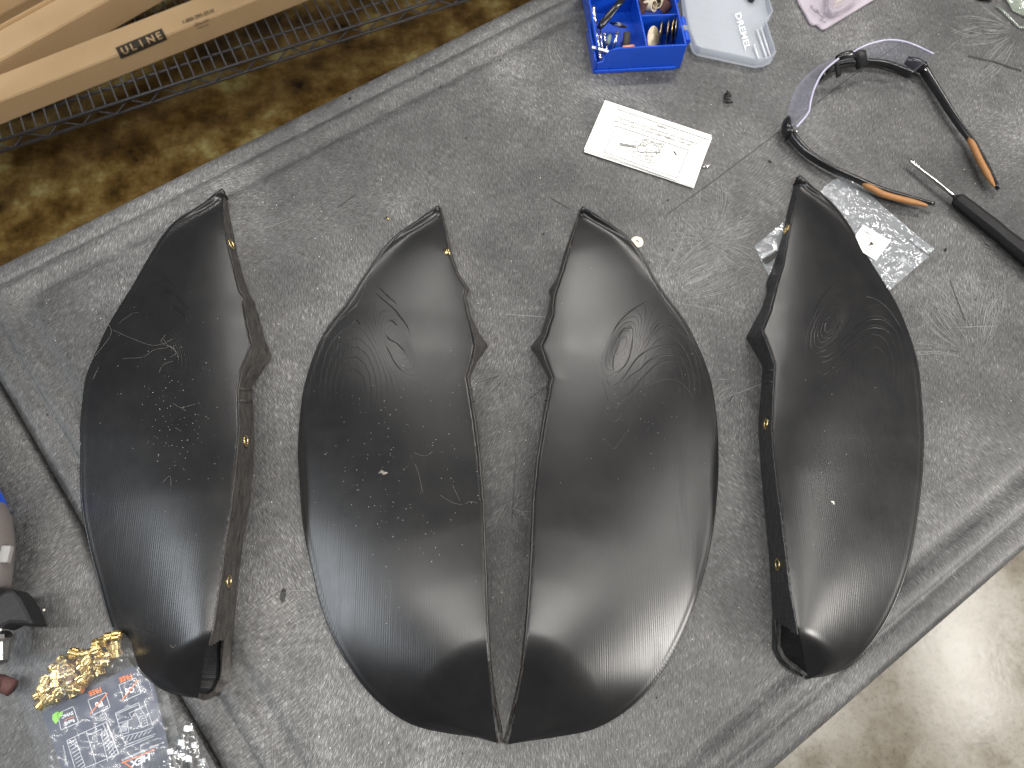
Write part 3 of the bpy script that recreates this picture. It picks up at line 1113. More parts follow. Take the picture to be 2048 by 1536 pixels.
make_shell(S3_out, S3_top, S3_bot, 'black printed shell half resting on the small cream washer',
           [(1137, 500)], M_FL_BROWN, (1405, -10, 1482, 776), 0.1, 3, (1245, 690), False, (1290, 1490), tstr=1.0)
make_shell(S4_out, S4_top, S4_bot, 'black printed shell half lying on the crinkled bag, smooth flange with brass inserts',
           [(1575, 458), (1534, 849), (1558, 1128)], M_FL_DARK, (1268, -38, 1350, 742), 0.10, 4, (1663, 645), False, (1262, 1359), tstr=1.0)


# traced terrace ridges left by the printing layers
RIDGES = {
    2: (3.011, 1000, 390, [[(875, 640), (800, 690), (740, 740), (700, 790), (670, 850)], [(800, 805), (745, 810), (705, 865)], [(800, 810), (795, 900), (770, 1000), (720, 1060), (688, 1065), (680, 1020), (690, 960), (720, 900)],
        [(870, 905), (910, 830), (960, 775), (1020, 780), (1080, 810), (1140, 870), (1190, 960), (1225, 1060)], [(640, 1080), (665, 1130), (700, 1140), (750, 1090), (820, 990), (880, 940), (950, 915), (1010, 910), (1070, 925), (1110, 950)],
        [(640, 1105), (670, 1165), (710, 1160), (780, 1095), (850, 1045), (900, 995), (980, 968), (1060, 968), (1130, 1000)], [(615, 1100), (640, 1200), (680, 1280), (720, 1260), (790, 1180), (850, 1110), (930, 1030), (1010, 1003), (1090, 1015), (1150, 1060), (1200, 1130)],
        [(610, 1250), (650, 1340), (690, 1365), (720, 1340), (800, 1220), (850, 1170), (940, 1120), (1030, 1110), (1110, 1150), (1160, 1220), (1180, 1290)], [(610, 1400), (640, 1480), (680, 1530), (710, 1500), (760, 1420), (800, 1300)],
        [(900, 450), (950, 560), (1000, 670), (1070, 750), (1140, 840), (1200, 950), (1240, 1080)], [(905, 480), (955, 600), (1030, 700), (1110, 790), (1170, 885)]]),
    3: (2.955, 1440, 340, [[(755, 630), (690, 660), (630, 720), (585, 790), (560, 870), (555, 940)], [(700, 825), (660, 850), (625, 885)], [(710, 900), (680, 950), (640, 995), (620, 990)], [(845, 770), (865, 750), (910, 760), (960, 790), (1010, 840), (1050, 900), (1080, 950)],
        [(770, 880), (740, 930), (700, 990), (650, 1040), (600, 1070), (570, 1050)], [(560, 1090), (600, 1105), (660, 1085), (720, 1015), (790, 945), (850, 898), (910, 880), (970, 890), (1020, 930), (1050, 960)],
        [(575, 1135), (610, 1135), (690, 1095), (760, 1015), (830, 955), (900, 932), (970, 942), (1030, 975)], [(570, 1180), (610, 1210), (650, 1180), (720, 1100), (790, 1030), (850, 985)], [(600, 1290), (640, 1260), (690, 1185), (740, 1120), (800, 1065), (900, 1010)], [(750, 495), (765, 460), (775, 430)]]),
    1: (3.011, 580, 390, [[(510, 585), (560, 630), (620, 680), (670, 740), (710, 800), (725, 850)], [(580, 765), (610, 755), (650, 790)], [(580, 840), (600, 870), (640, 890), (680, 930), (700, 955)], [(575, 900), (600, 950), (640, 1020), (680, 1060), (705, 1045)],
        [(370, 780), (400, 750), (430, 790)], [(470, 490), (450, 560), (420, 630), (370, 690), (290, 760), (210, 850), (170, 920)], [(530, 550), (590, 610), (650, 660)]]),
    0: (3.073, 140, 360, [[(550, 645), (610, 690), (670, 730), (720, 790), (745, 860)], [(560, 560), (610, 620), (680, 690)], [(610, 785), (650, 790), (700, 830), (730, 890)], [(290, 890), (340, 850), (400, 815), (450, 825), (480, 860)]]),
}
for k_, (sc_, ox_, oy_, lines_) in RIDGES.items():
    f_ = on_shell(k_, 0.0)
    for ln in lines_:
        q = spline([(ox_ + x / sc_, oy_ + y / sc_) for x, y in ln], 30)
        w_ = [0.0007 * min(1, 0.15 + 4 * min(i, 29 - i) / 29) for i in range(30)]
        zz_ = np.array([f_(x, y).z for x, y in q])
        zz_ = np.convolve(np.pad(zz_, 2, mode='edge'), np.ones(5) / 5, 'valid')
        ob('terrace_ridge', tube([W(x, y, z_) for (x, y), z_ in zip(q, zz_)], w_, 6, 0.7), M_SHELL, SHELLS[k_], smooth=True)

# ------------------------------------------------------------------ blue accessory case
CO = W(1190, 146)
CX1 = W(1360, 137)
cw = (CX1 - CO).length
Mc = frame(CO, CX1 - CO)
case = thing('accessory_case', Mc @ Vector((cw / 2, 0.07, 0)), 'open blue plastic accessory case with compartments and a clear hinged lid', 'case')
hC, dC, tC = 0.034, 0.135, 0.0022
LW = 0.020     # height of the low front-left corner
tray = ob('tray', join(box(0.001, cw - 0.001, 0.001, dC - 0.001, 0.0003, 0.0025, Mc)), M_BLUE, case, bevel=0.0008)
# front wall: full height, its left end sweeping down to the low corner
fw = [(0.000, 0.0003), (cw, 0.0003), (cw, hC), (0.022, hC), (0.014, hC - 0.002), (0.010, hC - 0.008), (0.008, 0.016), (0.0, 0.014)]
Mfw = Mc @ Matrix(((1, 0, 0, 0), (0, 0, -1, 0), (0, 1, 0, 0), (0, 0, 0, 1)))
ob('front_wall', prism(fw, -tC, 0.0, Mfw), M_BLUE, case, bevel=0.0007)
ob('foot_rim', box(-0.002, cw - 0.006, -0.0022, 0.0, 0.0003, 0.0050, Mc), M_BLUE, case, bevel=0.0018)
ob('back_wall', box(0, cw, dC - tC, dC, 0.0003, hC, Mc), M_BLUE, case, bevel=0.0007)
ob('side_wall', box(cw - tC, cw, tC, dC - tC, 0.0003, hC, Mc), M_BLUE, case, bevel=0.0007)
ob('side_wall', box(0, tC, tC + 0.010, dC - tC, 0.0003, hC - 0.006, Mc), M_BLUE, case, bevel=0.0007)
ob('side_wall', box(-0.003, -0.003 + tC, -0.001, 0.055, 0.0003, 0.020, Mc), M_BLUE, case, bevel=0.0007)
ob('divider', box(cw * 0.545, cw * 0.545 + 0.002, tC, dC - tC, 0.002, hC - 0.003, Mc), M_BLUE, case, bevel=0.0006)
ob('divider', box(cw * 0.545 + 0.002, cw - tC, 0.048, 0.050, 0.002, hC - 0.003, Mc), M_BLUE, case, bevel=0.0006)
ob('divider', box(tC, cw * 0.545, 0.086, 0.088, 0.002, hC - 0.003, Mc), M_BLUE, case, bevel=0.0006)
for y0, y1, mt in ((0.012, 0.026, M_BLUE), (0.0265, 0.034, M_LID), (0.0345, 0.046, M_BLUE), (0.075, 0.1, M_BLUE)):
    ob('hinge_barrel', tube([Mc @ Vector((cw + 0.004, y0, hC - 0.008)), Mc @ Vector((cw + 0.004, y1, hC - 0.008))], 0.0042, 10), mt, case, smooth=False, bevel=0.0004)


def offset_in(P, t):
    c = sum(P, Vector()) / len(P)
    return [p + (c - p).normalized() * t for p in P]


lid_px = [(1364, -30), (1369, 20), (1377, 62), (1389, 94), (1397, 99), (1430, 106), (1514, 124), (1530, 122), (1545, 116), (1551, 108), (1541, 76), (1531, 43), (1545, 26), (1537, 0), (1532, -30)]
P0 = [W(x, y, 0.010) for x, y in lid_px]
P0 = [Vector((p.x, p.y, 0)) for p in P0]
Pi = offset_in(P0, 0.0022)
nP = len(P0)
lv, lf = [], []
for P, z in ((P0, 0.0006), (P0, 0.013), (Pi, 0.013), (Pi, 0.0026)):
    lv += [Vector((p.x, p.y, z)) for p in P]
for k in range(3):
    for i in range(nP):
        j = (i + 1) % nP
        lf.append((k * nP + i, k * nP + j, (k + 1) * nP + j, (k + 1) * nP + i))
lf.append(tuple(range(nP))[::-1])
lf.append(tuple(range(3 * nP, 4 * nP)))
ob('lid', (lv, lf), M_LID, case, bevel=0.0006)
for a_, b_ in (((1514, 60), (1534, 118)), ((1522, 56), (1541, 114)), ((1508, 90), (1518, 118))):
    ob('lid_rib', tube([W(*a_, 0.004), W(*b_, 0.004)], 0.0012, 6), M_LIDTXT, case, smooth=True)
ob('embossed_lettering', lettering('DREMEL', 1485, 62, -74, 12, at(0.0032), bold=0.03, stretch=1.25), M_LIDTXT, case, recalc=False)
ob('lid_latch', prism([W(1492, -6).xy, W(1494, 6).xy, W(1503, 10).xy, W(1508, 6).xy, W(1507, -6).xy], 0.0026, 0.010), M_BLACK, case, bevel=0.0006)

GA = 'accessories in the blue case'


def single(name, vf, mat, label, cat, group=None, **kw):
    o = ob(name, vf, mat, **kw)
    return tag(o, label, cat, group)


single('collet_wrench', tube([W(1197, 58, .020), W(1206, 46, .024), W(1217, 32, .029), W(1230, 16, .033), W(1250, -8, .036)], [.003, .0045, .0042, .0038, .0038], 8, 0.25), M_BLACK,
       'flat black wrench leaning in the blue case', 'wrench', smooth=True)
single('collet', tube([W(1187, 14, .022), W(1187, 22, .020), W(1188, 36, .016), W(1189, 48, .013)], [.0032, .0026, .0030, .0034], 12), M_STEEL, 'short steel collet standing in the blue case corner', 'collet', smooth=True)
rod = 'thin steel mandrel lying in the blue case'
for a_, b_, r_ in (((1192, 60), (1200, 106), .0013), ((1201, 62), (1205, 108), .0012), ((1209, 66), (1210, 96), .0012)):
    single('mandrel', tube([W(*a_, .018), W(*b_, .0055)], r_, 8), M_STEEL, rod, 'mandrel', GA, smooth=True)
mt = thing('grinding_point', W(1214, 88, .004), 'steel mandrel with a grey-green stone tip in the blue case', 'grinding point')
ob('shank', tube([W(1210, 108, .005), W(1216, 86, .010)], .0013, 8), M_STEEL, mt, smooth=True)
ob('stone_tip', tube([W(1215, 88, .010), W(1219, 74, .013), W(1221, 68, .015)], [.0028, .0030, .0012], 10), plain('green_stone', (0.16, 0.22, 0.22), 0.8, 0, 0.2, 900), mt, smooth=True)
wb = thing('rotary_brush', W(1232, 75, .004), 'dark wire wheel brush on a steel shank in the blue case', 'wire brush')
ob('shank', tube([W(1225, 102, .007), W(1236, 62, .021)], .0016, 8), M_STEEL, wb, smooth=True)
axw = (W(1236, 62, .021) - W(1225, 102, .007)).normalized()
Mwb = axis_frame(W(1237, 50, .024), axw)
ob('hub', lathe([(.0035, -.003), (.0048, -.001), (.0048, .0016), (.002, .003)], 14, Mwb), M_STEEL, wb, smooth=False)
bv, bf = [], []
rb = random.Random(5)
for k in range(110):
    a = rb.uniform(0, 6.283)
    c_, s_ = math.cos(a), math.sin(a)
    z_ = rb.uniform(-.001, .001)
    q0 = Mwb @ Vector((.0045 * c_, .0045 * s_, z_))
    L_ = rb.uniform(.0085, .0108)
    q1 = Mwb @ Vector((L_ * c_, L_ * s_, z_ + rb.uniform(-.0012, .0012)))
    t_ = tube([q0, q1], .0003, 3)
    n_ = len(bv)
    bv += t_[0]
    bf += [tuple(i + n_ for i in q) for q in t_[1]]
bo = ob('bristles', (bv, bf), M_CRUMB, wb)
bo['kind'] = 'stuff'
single('grinding_stone', tube([W(1252, 96, .006), W(1254, 66, .012)], [.0042, .0040], 12), plain('dark_stone', (0.05, 0.045, 0.04), 0.8, 0, 0.3, 900), 'dark brown grinding stone lying in the blue case', 'grinding stone', smooth=True)
single('grinding_stone', tube([W(1246, 98, .012), W(1268, 95, .012)], .0035, 10), M_PINKST, 'orange grinding stone against the blue case front', 'grinding stone', smooth=True)
single('plastic_stick', tube([W(1184, 94, .022), W(1200, 98, .0215), W(1217, 103, .0215)], .0018, 6, 0.6), M_WHITEP, 'thin white stick lying across the blue case corner', 'stick')
single('collet', tube([W(1197, 104, .007), W(1199, 112, .006), W(1201, 120, .005)], [.0028, .0022, .0030], 10), M_STEEL, 'tiny steel collet in the low corner of the blue case', 'collet', smooth=True)
for k, (x, y, axv, mt_) in enumerate(((1306, 76, (0.75, -0.45, 0.45), M_CREAM), (1322, 66, (0.95, -0.25, 0.15), M_BRASSDISC), (1335, 64, (0.97, -0.2, 0.12), M_BRASSDISC), (1347, 60, (0.93, -0.28, 0.22), M_BRASSDISC), (1353, 57, (0.96, -0.2, 0.2), M_DSTEEL))):
    Md = axis_frame(W(x, y, 0.0165), axv)
    lab = 'worn cream-coloured grinding disc tilted in the blue case' if k == 0 else 'thin tarnished metal disc standing on edge in the blue case'
    o = single('grinding_disc', lathe([(.0016, -.0005), (.0125, -.0005), (.0125, .0005), (.0040, .0005), (.0034, .0011), (.0016, .0011)], 26, Md), mt_, lab, 'grinding disc', None if k == 0 else GA)
for x, y, mt_, lab, axv in ((1283, 12, M_MAROON, 'maroon sanding band in the blue case', (0.2, 0.3, 0.9)), (1300, 12, M_CREAM, 'cream sanding band leaning in the blue case', (0.7, -0.5, 0.5)),
                            (1317, 6, M_CREAM, 'cream sanding band lying flat in the blue case', (-0.5, -0.6, 0.6)), (1332, 12, M_MAROON, 'maroon sanding band beside the blue case hinge', (0.6, 0.2, 0.7))):
    Mb = axis_frame(W(x, y, 0.020), axv)
    single('sanding_band', lathe([(.0052, -.006), (.0064, -.006), (.0064, .006), (.0052, .006), (.0050, -.0055)], 18, Mb), mt_, lab, 'sanding band', smooth=False)

# ------------------------------------------------------------------ folded instruction sheet
bk = thing('instruction_sheet', W(1297, 286), 'folded white instruction leaflet with a wiring diagram', 'leaflet')


def sheet(TL, TR, BR, BL, z0, bulge):
    def fn(u, v):
        x = (TL[0] * (1 - u) + TR[0] * u) * (1 - v) + (BL[0] * (1 - u) + BR[0] * u) * v
        y = (TL[1] * (1 - u) + TR[1] * u) * (1 - v) + (BL[1] * (1 - u) + BR[1] * u) * v
        return W(x, y, z0 + bulge * math.sin(math.pi * v) * 0.4 + bulge * (1 - v) ** 2 * (0.3 + 0.7 * u))
    return grid(fn, 14, 8)


ob('page', sheet((1209, 206), (1423, 275), (1387, 377), (1169, 303), 0.0008, 0.0), M_PAPER, bk, solid=-0.0005)
ob('page', sheet((1210, 206), (1424, 276), (1385, 376), (1168, 304), 0.0019, 0.0004), M_PAPER, bk, solid=-0.0005)
ob('page', sheet((1210, 201), (1423, 271), (1387, 374), (1168, 299), 0.0032, 0.0006), M_PAPER, bk, solid=-0.0005)


def zk(x, y, s=7.062, ox=1150, oy=190):
    return (ox + x / s, oy + y / s)


bks = at(0.0052)


def fit(body, cx, cy, ang, hpx, wpx, surf, bold=0.0):
    v, _ = text_vf(body, bold)
    w = max(p.x for p in v) - min(p.x for p in v)
    return lettering(body, cx, cy, ang, hpx, surf, bold, stretch=wpx / (w * hpx))


ob('lettering', fit('WIRING', *zk(1228, 452), -18.5, 4.6, 22, bks, 0.02), M_INK, bk, recalc=False)
ob('lettering', fit('1. Strip wires 3/8 inch. Insert stripped wires into holes on side of timer and', *zk(1163, 497), -18.4, 5.2, 176, bks, 0.008), M_INK, bk, recalc=False)
ob('lettering', fit('under pressure plate of screw terminal. SCREW TERMINAL DOWN TIGHT.', *zk(1107, 536), -18.0, 5.2, 166, bks, 0.008), M_INK, bk, recalc=False)
ob('lettering', fit('LOAD', *zk(695, 655), -6, 3.2, 15, bks, 0.01), M_INK, bk, recalc=False)
ob('lettering', fit('TORK', *zk(1000, 905), -13, 4.6, 27, bks, 0.0), M_INK, bk, recalc=False)


def Z(*pts):
    return [zk(*p) for p in pts]


def ell(cx, cy, rx, ry, rot=0, n=14):
    return [(cx + rx * math.cos(t) * math.cos(R(rot)) - ry * math.sin(t) * math.sin(R(rot)), cy + rx * math.cos(t) * math.sin(R(rot)) + ry * math.sin(t) * math.cos(R(rot)))
            for t in [2 * math.pi * k / n for k in range(n + 1)]]


for ln in (Z((580, 435), (1605, 775), (1440, 1170), (410, 805), (580, 435)), Z((620, 150), (605, 200), (1895, 632)), Z((390, 836), (1420, 1212))):
    ob('ruled_line', strokes([ln], 1.1, bks), M_INK, bk)
dia = [Z((630, 680), (880, 720)), Z((625, 705), (870, 745)), Z(*ell(945, 760, 65, 55)), Z(*ell(1000, 660, 28, 22)), Z(*ell(1105, 690, 24, 20)), Z(*ell(1205, 715, 24, 20)),
       Z((950, 630), (1050, 625), (1090, 655), (970, 725), (950, 630)), Z((970, 725), (1105, 650), (1200, 810), (1020, 770)), Z((1150, 680), (1260, 690), (1200, 790), (1150, 680)),
       Z((700, 890), (750, 755), (830, 800), (800, 930)), Z((830, 800), (1190, 815), (1245, 840), (1240, 900), (1160, 1050)), Z((760, 800), (800, 870)),
       Z((1010, 800), (1160, 820), (1140, 875), (1000, 850), (1010, 800)), Z((820, 690), (860, 650), (940, 690), (870, 720)), Z(*ell(1000, 905, 145, 38, 14, 22)), Z((1060, 735), (1120, 760)), Z((1070, 820), (1090, 870))]
for k in range(18):
    x = 635 + k * 13
    dia.append(Z((x, 682 + k * 2.1), (x - 4, 706 + k * 2.1)))
o = ob('wiring_diagram', strokes(dia, 0.9, bks), M_INK, bk)
o['kind'] = 'stuff'

# ------------------------------------------------------------------ safety glasses (resting upside down)
gl = thing('safety_glasses', W(1760, 240), 'clear safety glasses with black temples and tan pads, resting upside down', 'glasses')
lowL = spline([(1574, 243), (1577, 218), (1586, 188), (1603, 160), (1636, 131), (1676, 114)], 30)
upL = spline([(1593, 254), (1608, 237), (1618, 222), (1621, 204), (1629, 176), (1647, 143), (1677, 117)], 30)
lowR = spline([(1686, 118), (1712, 121), (1745, 121), (1780, 126), (1806, 138), (1822, 150)], 30)
upR = spline([(1702, 106), (1722, 95), (1745, 86), (1775, 80), (1808, 83), (1838, 94), (1867, 108)], 30)


def lens(lo, hi, z0, z1):
    n = len(lo)
    V = []
    for k in range(n):
        a_, b_ = W(*lo[k], z0), W(*hi[k], z1)
        for j in range(7):
            t = j / 6
            V.append(a_.lerp(b_, t))
    return V, [(k * 7 + j, k * 7 + j + 1, (k + 1) * 7 + j + 1, (k + 1) * 7 + j) for k in range(n - 1) for j in range(6)]


for lo, hi in ((lowL, upL), (lowR, upR)):
    le = ob('lens', lens(lo, hi, 0.006, 0.036), M_LENS, gl, smooth=True, solid=0.0015)
    ob('lens_edge', tube([W(x, y, 0.0362) for x, y in hi], 0.0011, 6), M_LENSEDGE, gl, smooth=True)
brow = spline([(1640, 154), (1656, 141), (1676, 132), (1700, 126), (1735, 124), (1770, 128), (1800, 138), (1824, 148)], 26)
ob('brow_bar', tube([W(x, y, 0.0065) for x, y in brow], 0.0034, 10, 1.5), M_BLACK, gl, smooth=True)
ob('bridge', tube([W(1672, 118, .030), W(1685, 112, .033), W(1700, 108, .034), W(1714, 112, .030)], [.003, .0042, .0042, .003], 8), M_BLACK, gl, smooth=True)
for pts in ([(1706, 104, .034), (1722, 112, .028), (1724, 128, .018), (1712, 136, .014)], [(1674, 120, .032), (1674, 130, .024), (1676, 144, .016), (1677, 153, .011)]):
    ob('nose_pad', tube([W(*p) for p in pts], [.0035, .0075 if pts[0][0] > 1700 else .0035, .0085 if pts[0][0] > 1700 else .003, .0035], 10, 0.35, Vector((0.3, -0.8, 0.5))), M_RUBBER, gl, smooth=True)
hl = spline([(1577, 234), (1573, 246), (1573, 258), (1580, 270)], 10)
ob('end_piece', tube([W(x, y, .0115) for x, y in hl], [.0015, .0028, .004, .0044, .0048, .005, .0052, .0052, .005, .0046], 10, 1.6), M_BLACK, gl, smooth=True)
ob('end_piece', tube([W(1812, 120, .0105), W(1830, 128, .0105), W(1848, 136, .0105)], [.004, .0062, .0056], 10, 1.3), M_BLACK, gl, smooth=True, bevel=0.0006)
tl = spline([(1578, 264), (1592, 282), (1615, 306), (1645, 326), (1675, 342), (1705, 355), (1735, 368), (1768, 381), (1805, 391), (1840, 401), (1868, 408)], 34)
ob('temple', tube([W(x, y, .0082) for x, y in tl], [max(.0020, .0046 - .0026 * k / 33) for k in range(34)], 10, 1.35), M_BLACK, gl, smooth=True)
tr_ = spline([(1846, 136), (1858, 156), (1880, 190), (1905, 230), (1930, 265), (1945, 284), (1960, 308), (1975, 335), (1990, 365), (1997, 378)], 34)
ob('temple', tube([W(x, y, .0082) for x, y in tr_], [max(.0020, .0047 - .0026 * k / 33) for k in range(34)], 10, 1.35), M_BLACK, gl, smooth=True)
hd = tr_[1:3]
p1 = spline([(1725, 367), (1745, 376), (1765, 387), (1800, 397), (1830, 404), (1855, 410)], 16)
ob('temple_pad', tube([W(x, y + 1, .0098) for x, y in p1], [.001, .0030] + [.0034] * 10 + [.003, .0026, .002, .001], 8, 1.0), M_TAN, gl, smooth=True)
p2 = spline([(1937, 276), (1946, 292), (1956, 313), (1968, 336), (1980, 358), (1989, 373)], 16)
ob('temple_pad', tube([W(x, y, .0100) for x, y in p2], [.001, .0030] + [.0034] * 10 + [.003, .0026, .002, .001], 8, 1.0), M_TAN, gl, smooth=True)
for x, y, zz_ in ((1593, 263, .016), (1851, 140, .0155)):
    ob('hinge_screw', lathe([(.0012, 0), (.0012, .0006), (.0006, .0009)], 10, Matrix.Translation(W(x, y, zz_))), M_STEEL, gl, smooth=True)

# ------------------------------------------------------------------ screwdriver
sd = thing('screwdriver', W(1960, 440), 'small screwdriver with a steel shaft and black handle', 'screwdriver')
ob('shaft', tube([W(1819, 320, .0075), W(1824, 324, .0075), W(1916, 399, .0080)], [.0016, .0021, .0021], 10), M_STEEL, sd, smooth=True)
hp = [W(1909, 393, .0080), W(1913, 397, .0080), W(1918, 401, .0080), W(1960, 434, .0085), W(1990, 458, .0090), W(2003, 469, .0088), (W(2015, 479, .0088)), W(2060, 515, .0100), W(2110, 556, .0100)]
ob('handle', tube(hp, [.002, .0062, .0075, .0080, .0084, .0080, .0085, .0096, .0098], 8), M_RUBBER, sd, smooth=True, bevel=0.0004)

# ------------------------------------------------------------------ crinkled clear bag under a shell
bg = thing('plastic_bag', W(1693, 495), 'crinkled clear plastic bag with a white label lying under a shell', 'bag')
A_, B_, C_, D_ = (1510, 492), (1683, 345), (1876, 498), (1702, 645)


def bagfn(u, v):
    x = (A_[0] * (1 - u) + B_[0] * u) * (1 - v) + (D_[0] * (1 - u) + C_[0] * u) * v
    y = (A_[1] * (1 - u) + B_[1] * u) * (1 - v) + (D_[1] * (1 - u) + C_[1] * u) * v
    x += 7 * math.sin(3.1 * v + u * 2) * (u > 0.9)
    x -= (1 - u) ** 2 * 4 * v * (1 - v) * 28
    y += (1 - u) ** 2 * 4 * v * (1 - v) * 24
    p = W(x, y, 0.001)
    e = min(u, 1 - u, v, 1 - v)
    z = 0.0008 + 0.0014 * min(1, e * 9) * (0.5 + 0.9 * abs(noise.noise(p * 45)) + 0.6 * abs(noise.noise(p * 120)))
    return W(x, y, z)


ob('film', grid(bagfn, 60, 70), M_FILM, bg, smooth=True)
lbl = [(1727, 450), (1781, 482), (1752, 521), (1697, 487)]
ls = at(0.0031)
V_ = [W(x, y, 0.0027) for x, y in lbl]
ob('label', (V_, [(0, 1, 2, 3)]), M_PAPER, bg, solid=-0.0002)
for ln in ([(1722, 459), (1745, 473)], [(1719, 464), (1741, 478)], [(1733, 463), (1738, 467)], [(1731, 487), (1747, 497)], [(1729, 492), (1744, 503)], [(1728, 499), (1740, 507)]):
    ob('label_print', strokes([[(ln[0][0] * (1 - t) + ln[1][0] * t, ln[0][1] * (1 - t) + ln[1][1] * t), (ln[0][0] * (1 - t - .18) + ln[1][0] * (t + .18), ln[0][1] * (1 - t - .18) + ln[1][1] * (t + .18))] for t in (0, .28, .56, .8)], 2.2, ls), M_INKG, bg)['kind'] = 'stuff'
ob('label_print', ([ls(1738, 491), ls(1749, 489), ls(1742, 482)], [(0, 1, 2)]), M_INKB, bg)
ob('black_strip', ([W(1524, 519, .0022), W(1562, 497, .0022), W(1560, 511, .0022), W(1533, 528, .0022)], [(0, 1, 2, 3)]), M_CRUMB, bg, solid=-0.0002)

# ------------------------------------------------------------------ washer
single('washer', lathe([(.0018, .0003), (.0067, .0003), (.0067, .0012), (.0060, .0016), (.0018, .0016), (.0018, .0004)], 32, Matrix.Translation(W(1273.5, 485))), M_WASHER, 'small cream washer with a centre hole against a shell rim', 'washer')

# ------------------------------------------------------------------ blister pack
bp_ = thing('blister_pack', W(1668, 20), 'clear pinkish plastic blister tray with a raised bubble', 'packaging')
op = [(1588, -25), (1596, 2), (1614, 33), (1619, 43), (1627, 50), (1633, 48), (1644, 58), (1652, 57), (1700, 28), (1748, -1), (1790, -25)]
ob('tray', prism([W(x, y, .003).xy for x, y in op][::-1], 0.0005, 0.0045), M_BLISTER, bp_, bevel=0.0012)
bb = [(1652, 20), (1660, 31), (1676, 28), (1706, 10), (1716, -6), (1700, -30), (1655, -30)]
ob('bubble', prism([W(x, y, .010).xy for x, y in bb][::-1], 0.0045, 0.015), M_BLISTER, bp_, bevel=0.003)
ob('insert_block', prism([W(x, y, .008).xy for x, y in [(1668, 12), (1690, 4), (1694, -20), (1668, -20)]][::-1], 0.005, 0.012), M_CREAM, bp_, bevel=0.001)
for x0, y0, x1, y1 in ((1622, 12, 1634, 24), (1634, 20, 1646, 34), (1642, 38, 1652, 44)):
    ob('tray_rib', tube([W(x0, y0, .005), W(x1, y1, .005)], 0.0016, 6), M_BLISTER, bp_, smooth=True)

# ------------------------------------------------------------------ greenish clear pouch in the far corner of the view
gp = thing('clear_pouch', W(2035, 5), 'pale green clear pouch corner by a dark rubber piece', 'bag')
M_GFILM = film('greenish_film', (0.45, 0.52, 0.42), 0.35, 0.2, 0.002, 40)
ob('film', grid(lambda u, v: W(1990 + 110 * u + 18 * v * (1 - u) * 2, -40 + (62 + 34 * u) * v + 0 * u, 0.002 + 0.003 * abs(noise.noise(Vector((u * 5, v * 5, 0.3))))), 16, 14), M_GFILM, gp, smooth=True)
ob('pouch_edge', tube([W(1995, 12, .0025), W(2015, 30, .0025), W(2038, 54, .0022), W(2060, 58, .002)], .0012, 6), M_GFILM, gp, smooth=True)
single('rubber_scrap', tube([W(1946, -16, .003), W(1962, -4, .003), (W(1978, -3, .003)), W(1992, -12, .003)], [.002, .0035, .0035, .002], 8), M_RUBBER, 'dark rubber scrap beside the pale green pouch', 'scrap', smooth=True)

# ------------------------------------------------------------------ rotary tool at the table seam
zt = 0.022
rt = thing('rotary_tool', W(-30, 1080, -0.004), 'grey handheld rotary tool with a black nose and chrome collet nut', 'rotary tool')
ax_p = [W(-170, 820, zt), W(-92, 960, zt), W(-62, 1010, zt), W(-40, 1060, zt), W(-36, 1100, zt), W(-36, 1150, zt), W(-36, 1185, zt)]
ob('body', tube(ax_p, [.026, .025, .0245, .024, .0235, .0215, .020], 24), M_GREY, rt, smooth=True)
ob('blue_band', tube([W(-73, 990, zt), W(-51, 1038, zt)], .0251, 24), M_BLUE, rt, smooth=True)
ob('switch_clip', box(-0.004, 0.004, -0.007, 0.007, -0.003, 0.003, frame(W(12, 1109, 0.030), W(16, 1109, .03) - W(12, 1109, .03))), M_LGREY, rt, bevel=0.0012)
nz_ = [(-70, 1190), (0, 1186), (12, 1178), (26, 1177), (42, 1195), (58, 1225), (68, 1250), (19, 1247), (0, 1256), (-70, 1262)]
ob('nose_cover', prism([W(x, y, .034).xy for x, y in nz_][::-1], 0.010, 0.034), M_RUBBER, rt, bevel=0.003)
cn = [W(-24, 1250, zt), W(-19, 1270, zt), W(-17, 1276, zt), W(-16, 1282, zt), W(-15, 1290, zt), W(-14, 1296, zt), W(-11, 1310, zt), W(-8, 1328, zt)]
ob('collet_nut', tube(cn, [.014, .015, .013, .0155, .0155, .0125, .0105, .0090], 12), M_STEEL, rt, smooth=False)
ob('mandrel_shaft', tube([W(-8, 1328, zt), W(-2, 1375, .012)], .0016, 8), M_STEEL, rt, smooth=True)
single('sanding_drum', tube([W(-14, 1364, .0062), W(2, 1366, .0062), W(24, 1376, .0062)], .0065, 14), M_MAROON, 'maroon sanding sleeve lying beside the bag of brass inserts', 'sanding sleeve', smooth=True)

# ------------------------------------------------------------------ bag of brass inserts with printed card
ib = thing('inserts_bag', W(200, 1420), 'clear zip bag holding a navy printed card and brass inserts', 'bag')
card_px = [(84, 1426), (259, 1333), (300, 1340), (318, 1410), (334, 1479), (352, 1560), (132, 1560)]
ZCARD = 0.0024
ob('printed_card', prism([W(x, y, ZCARD).xy for x, y in card_px][::-1], ZCARD - 0.0005, ZCARD), M_NAVY, ib)
CS = at(ZCARD + 0.0002)


def zc(*pts):
    return [(x / 4.267, 1180 + y / 4.267) for x, y in pts]


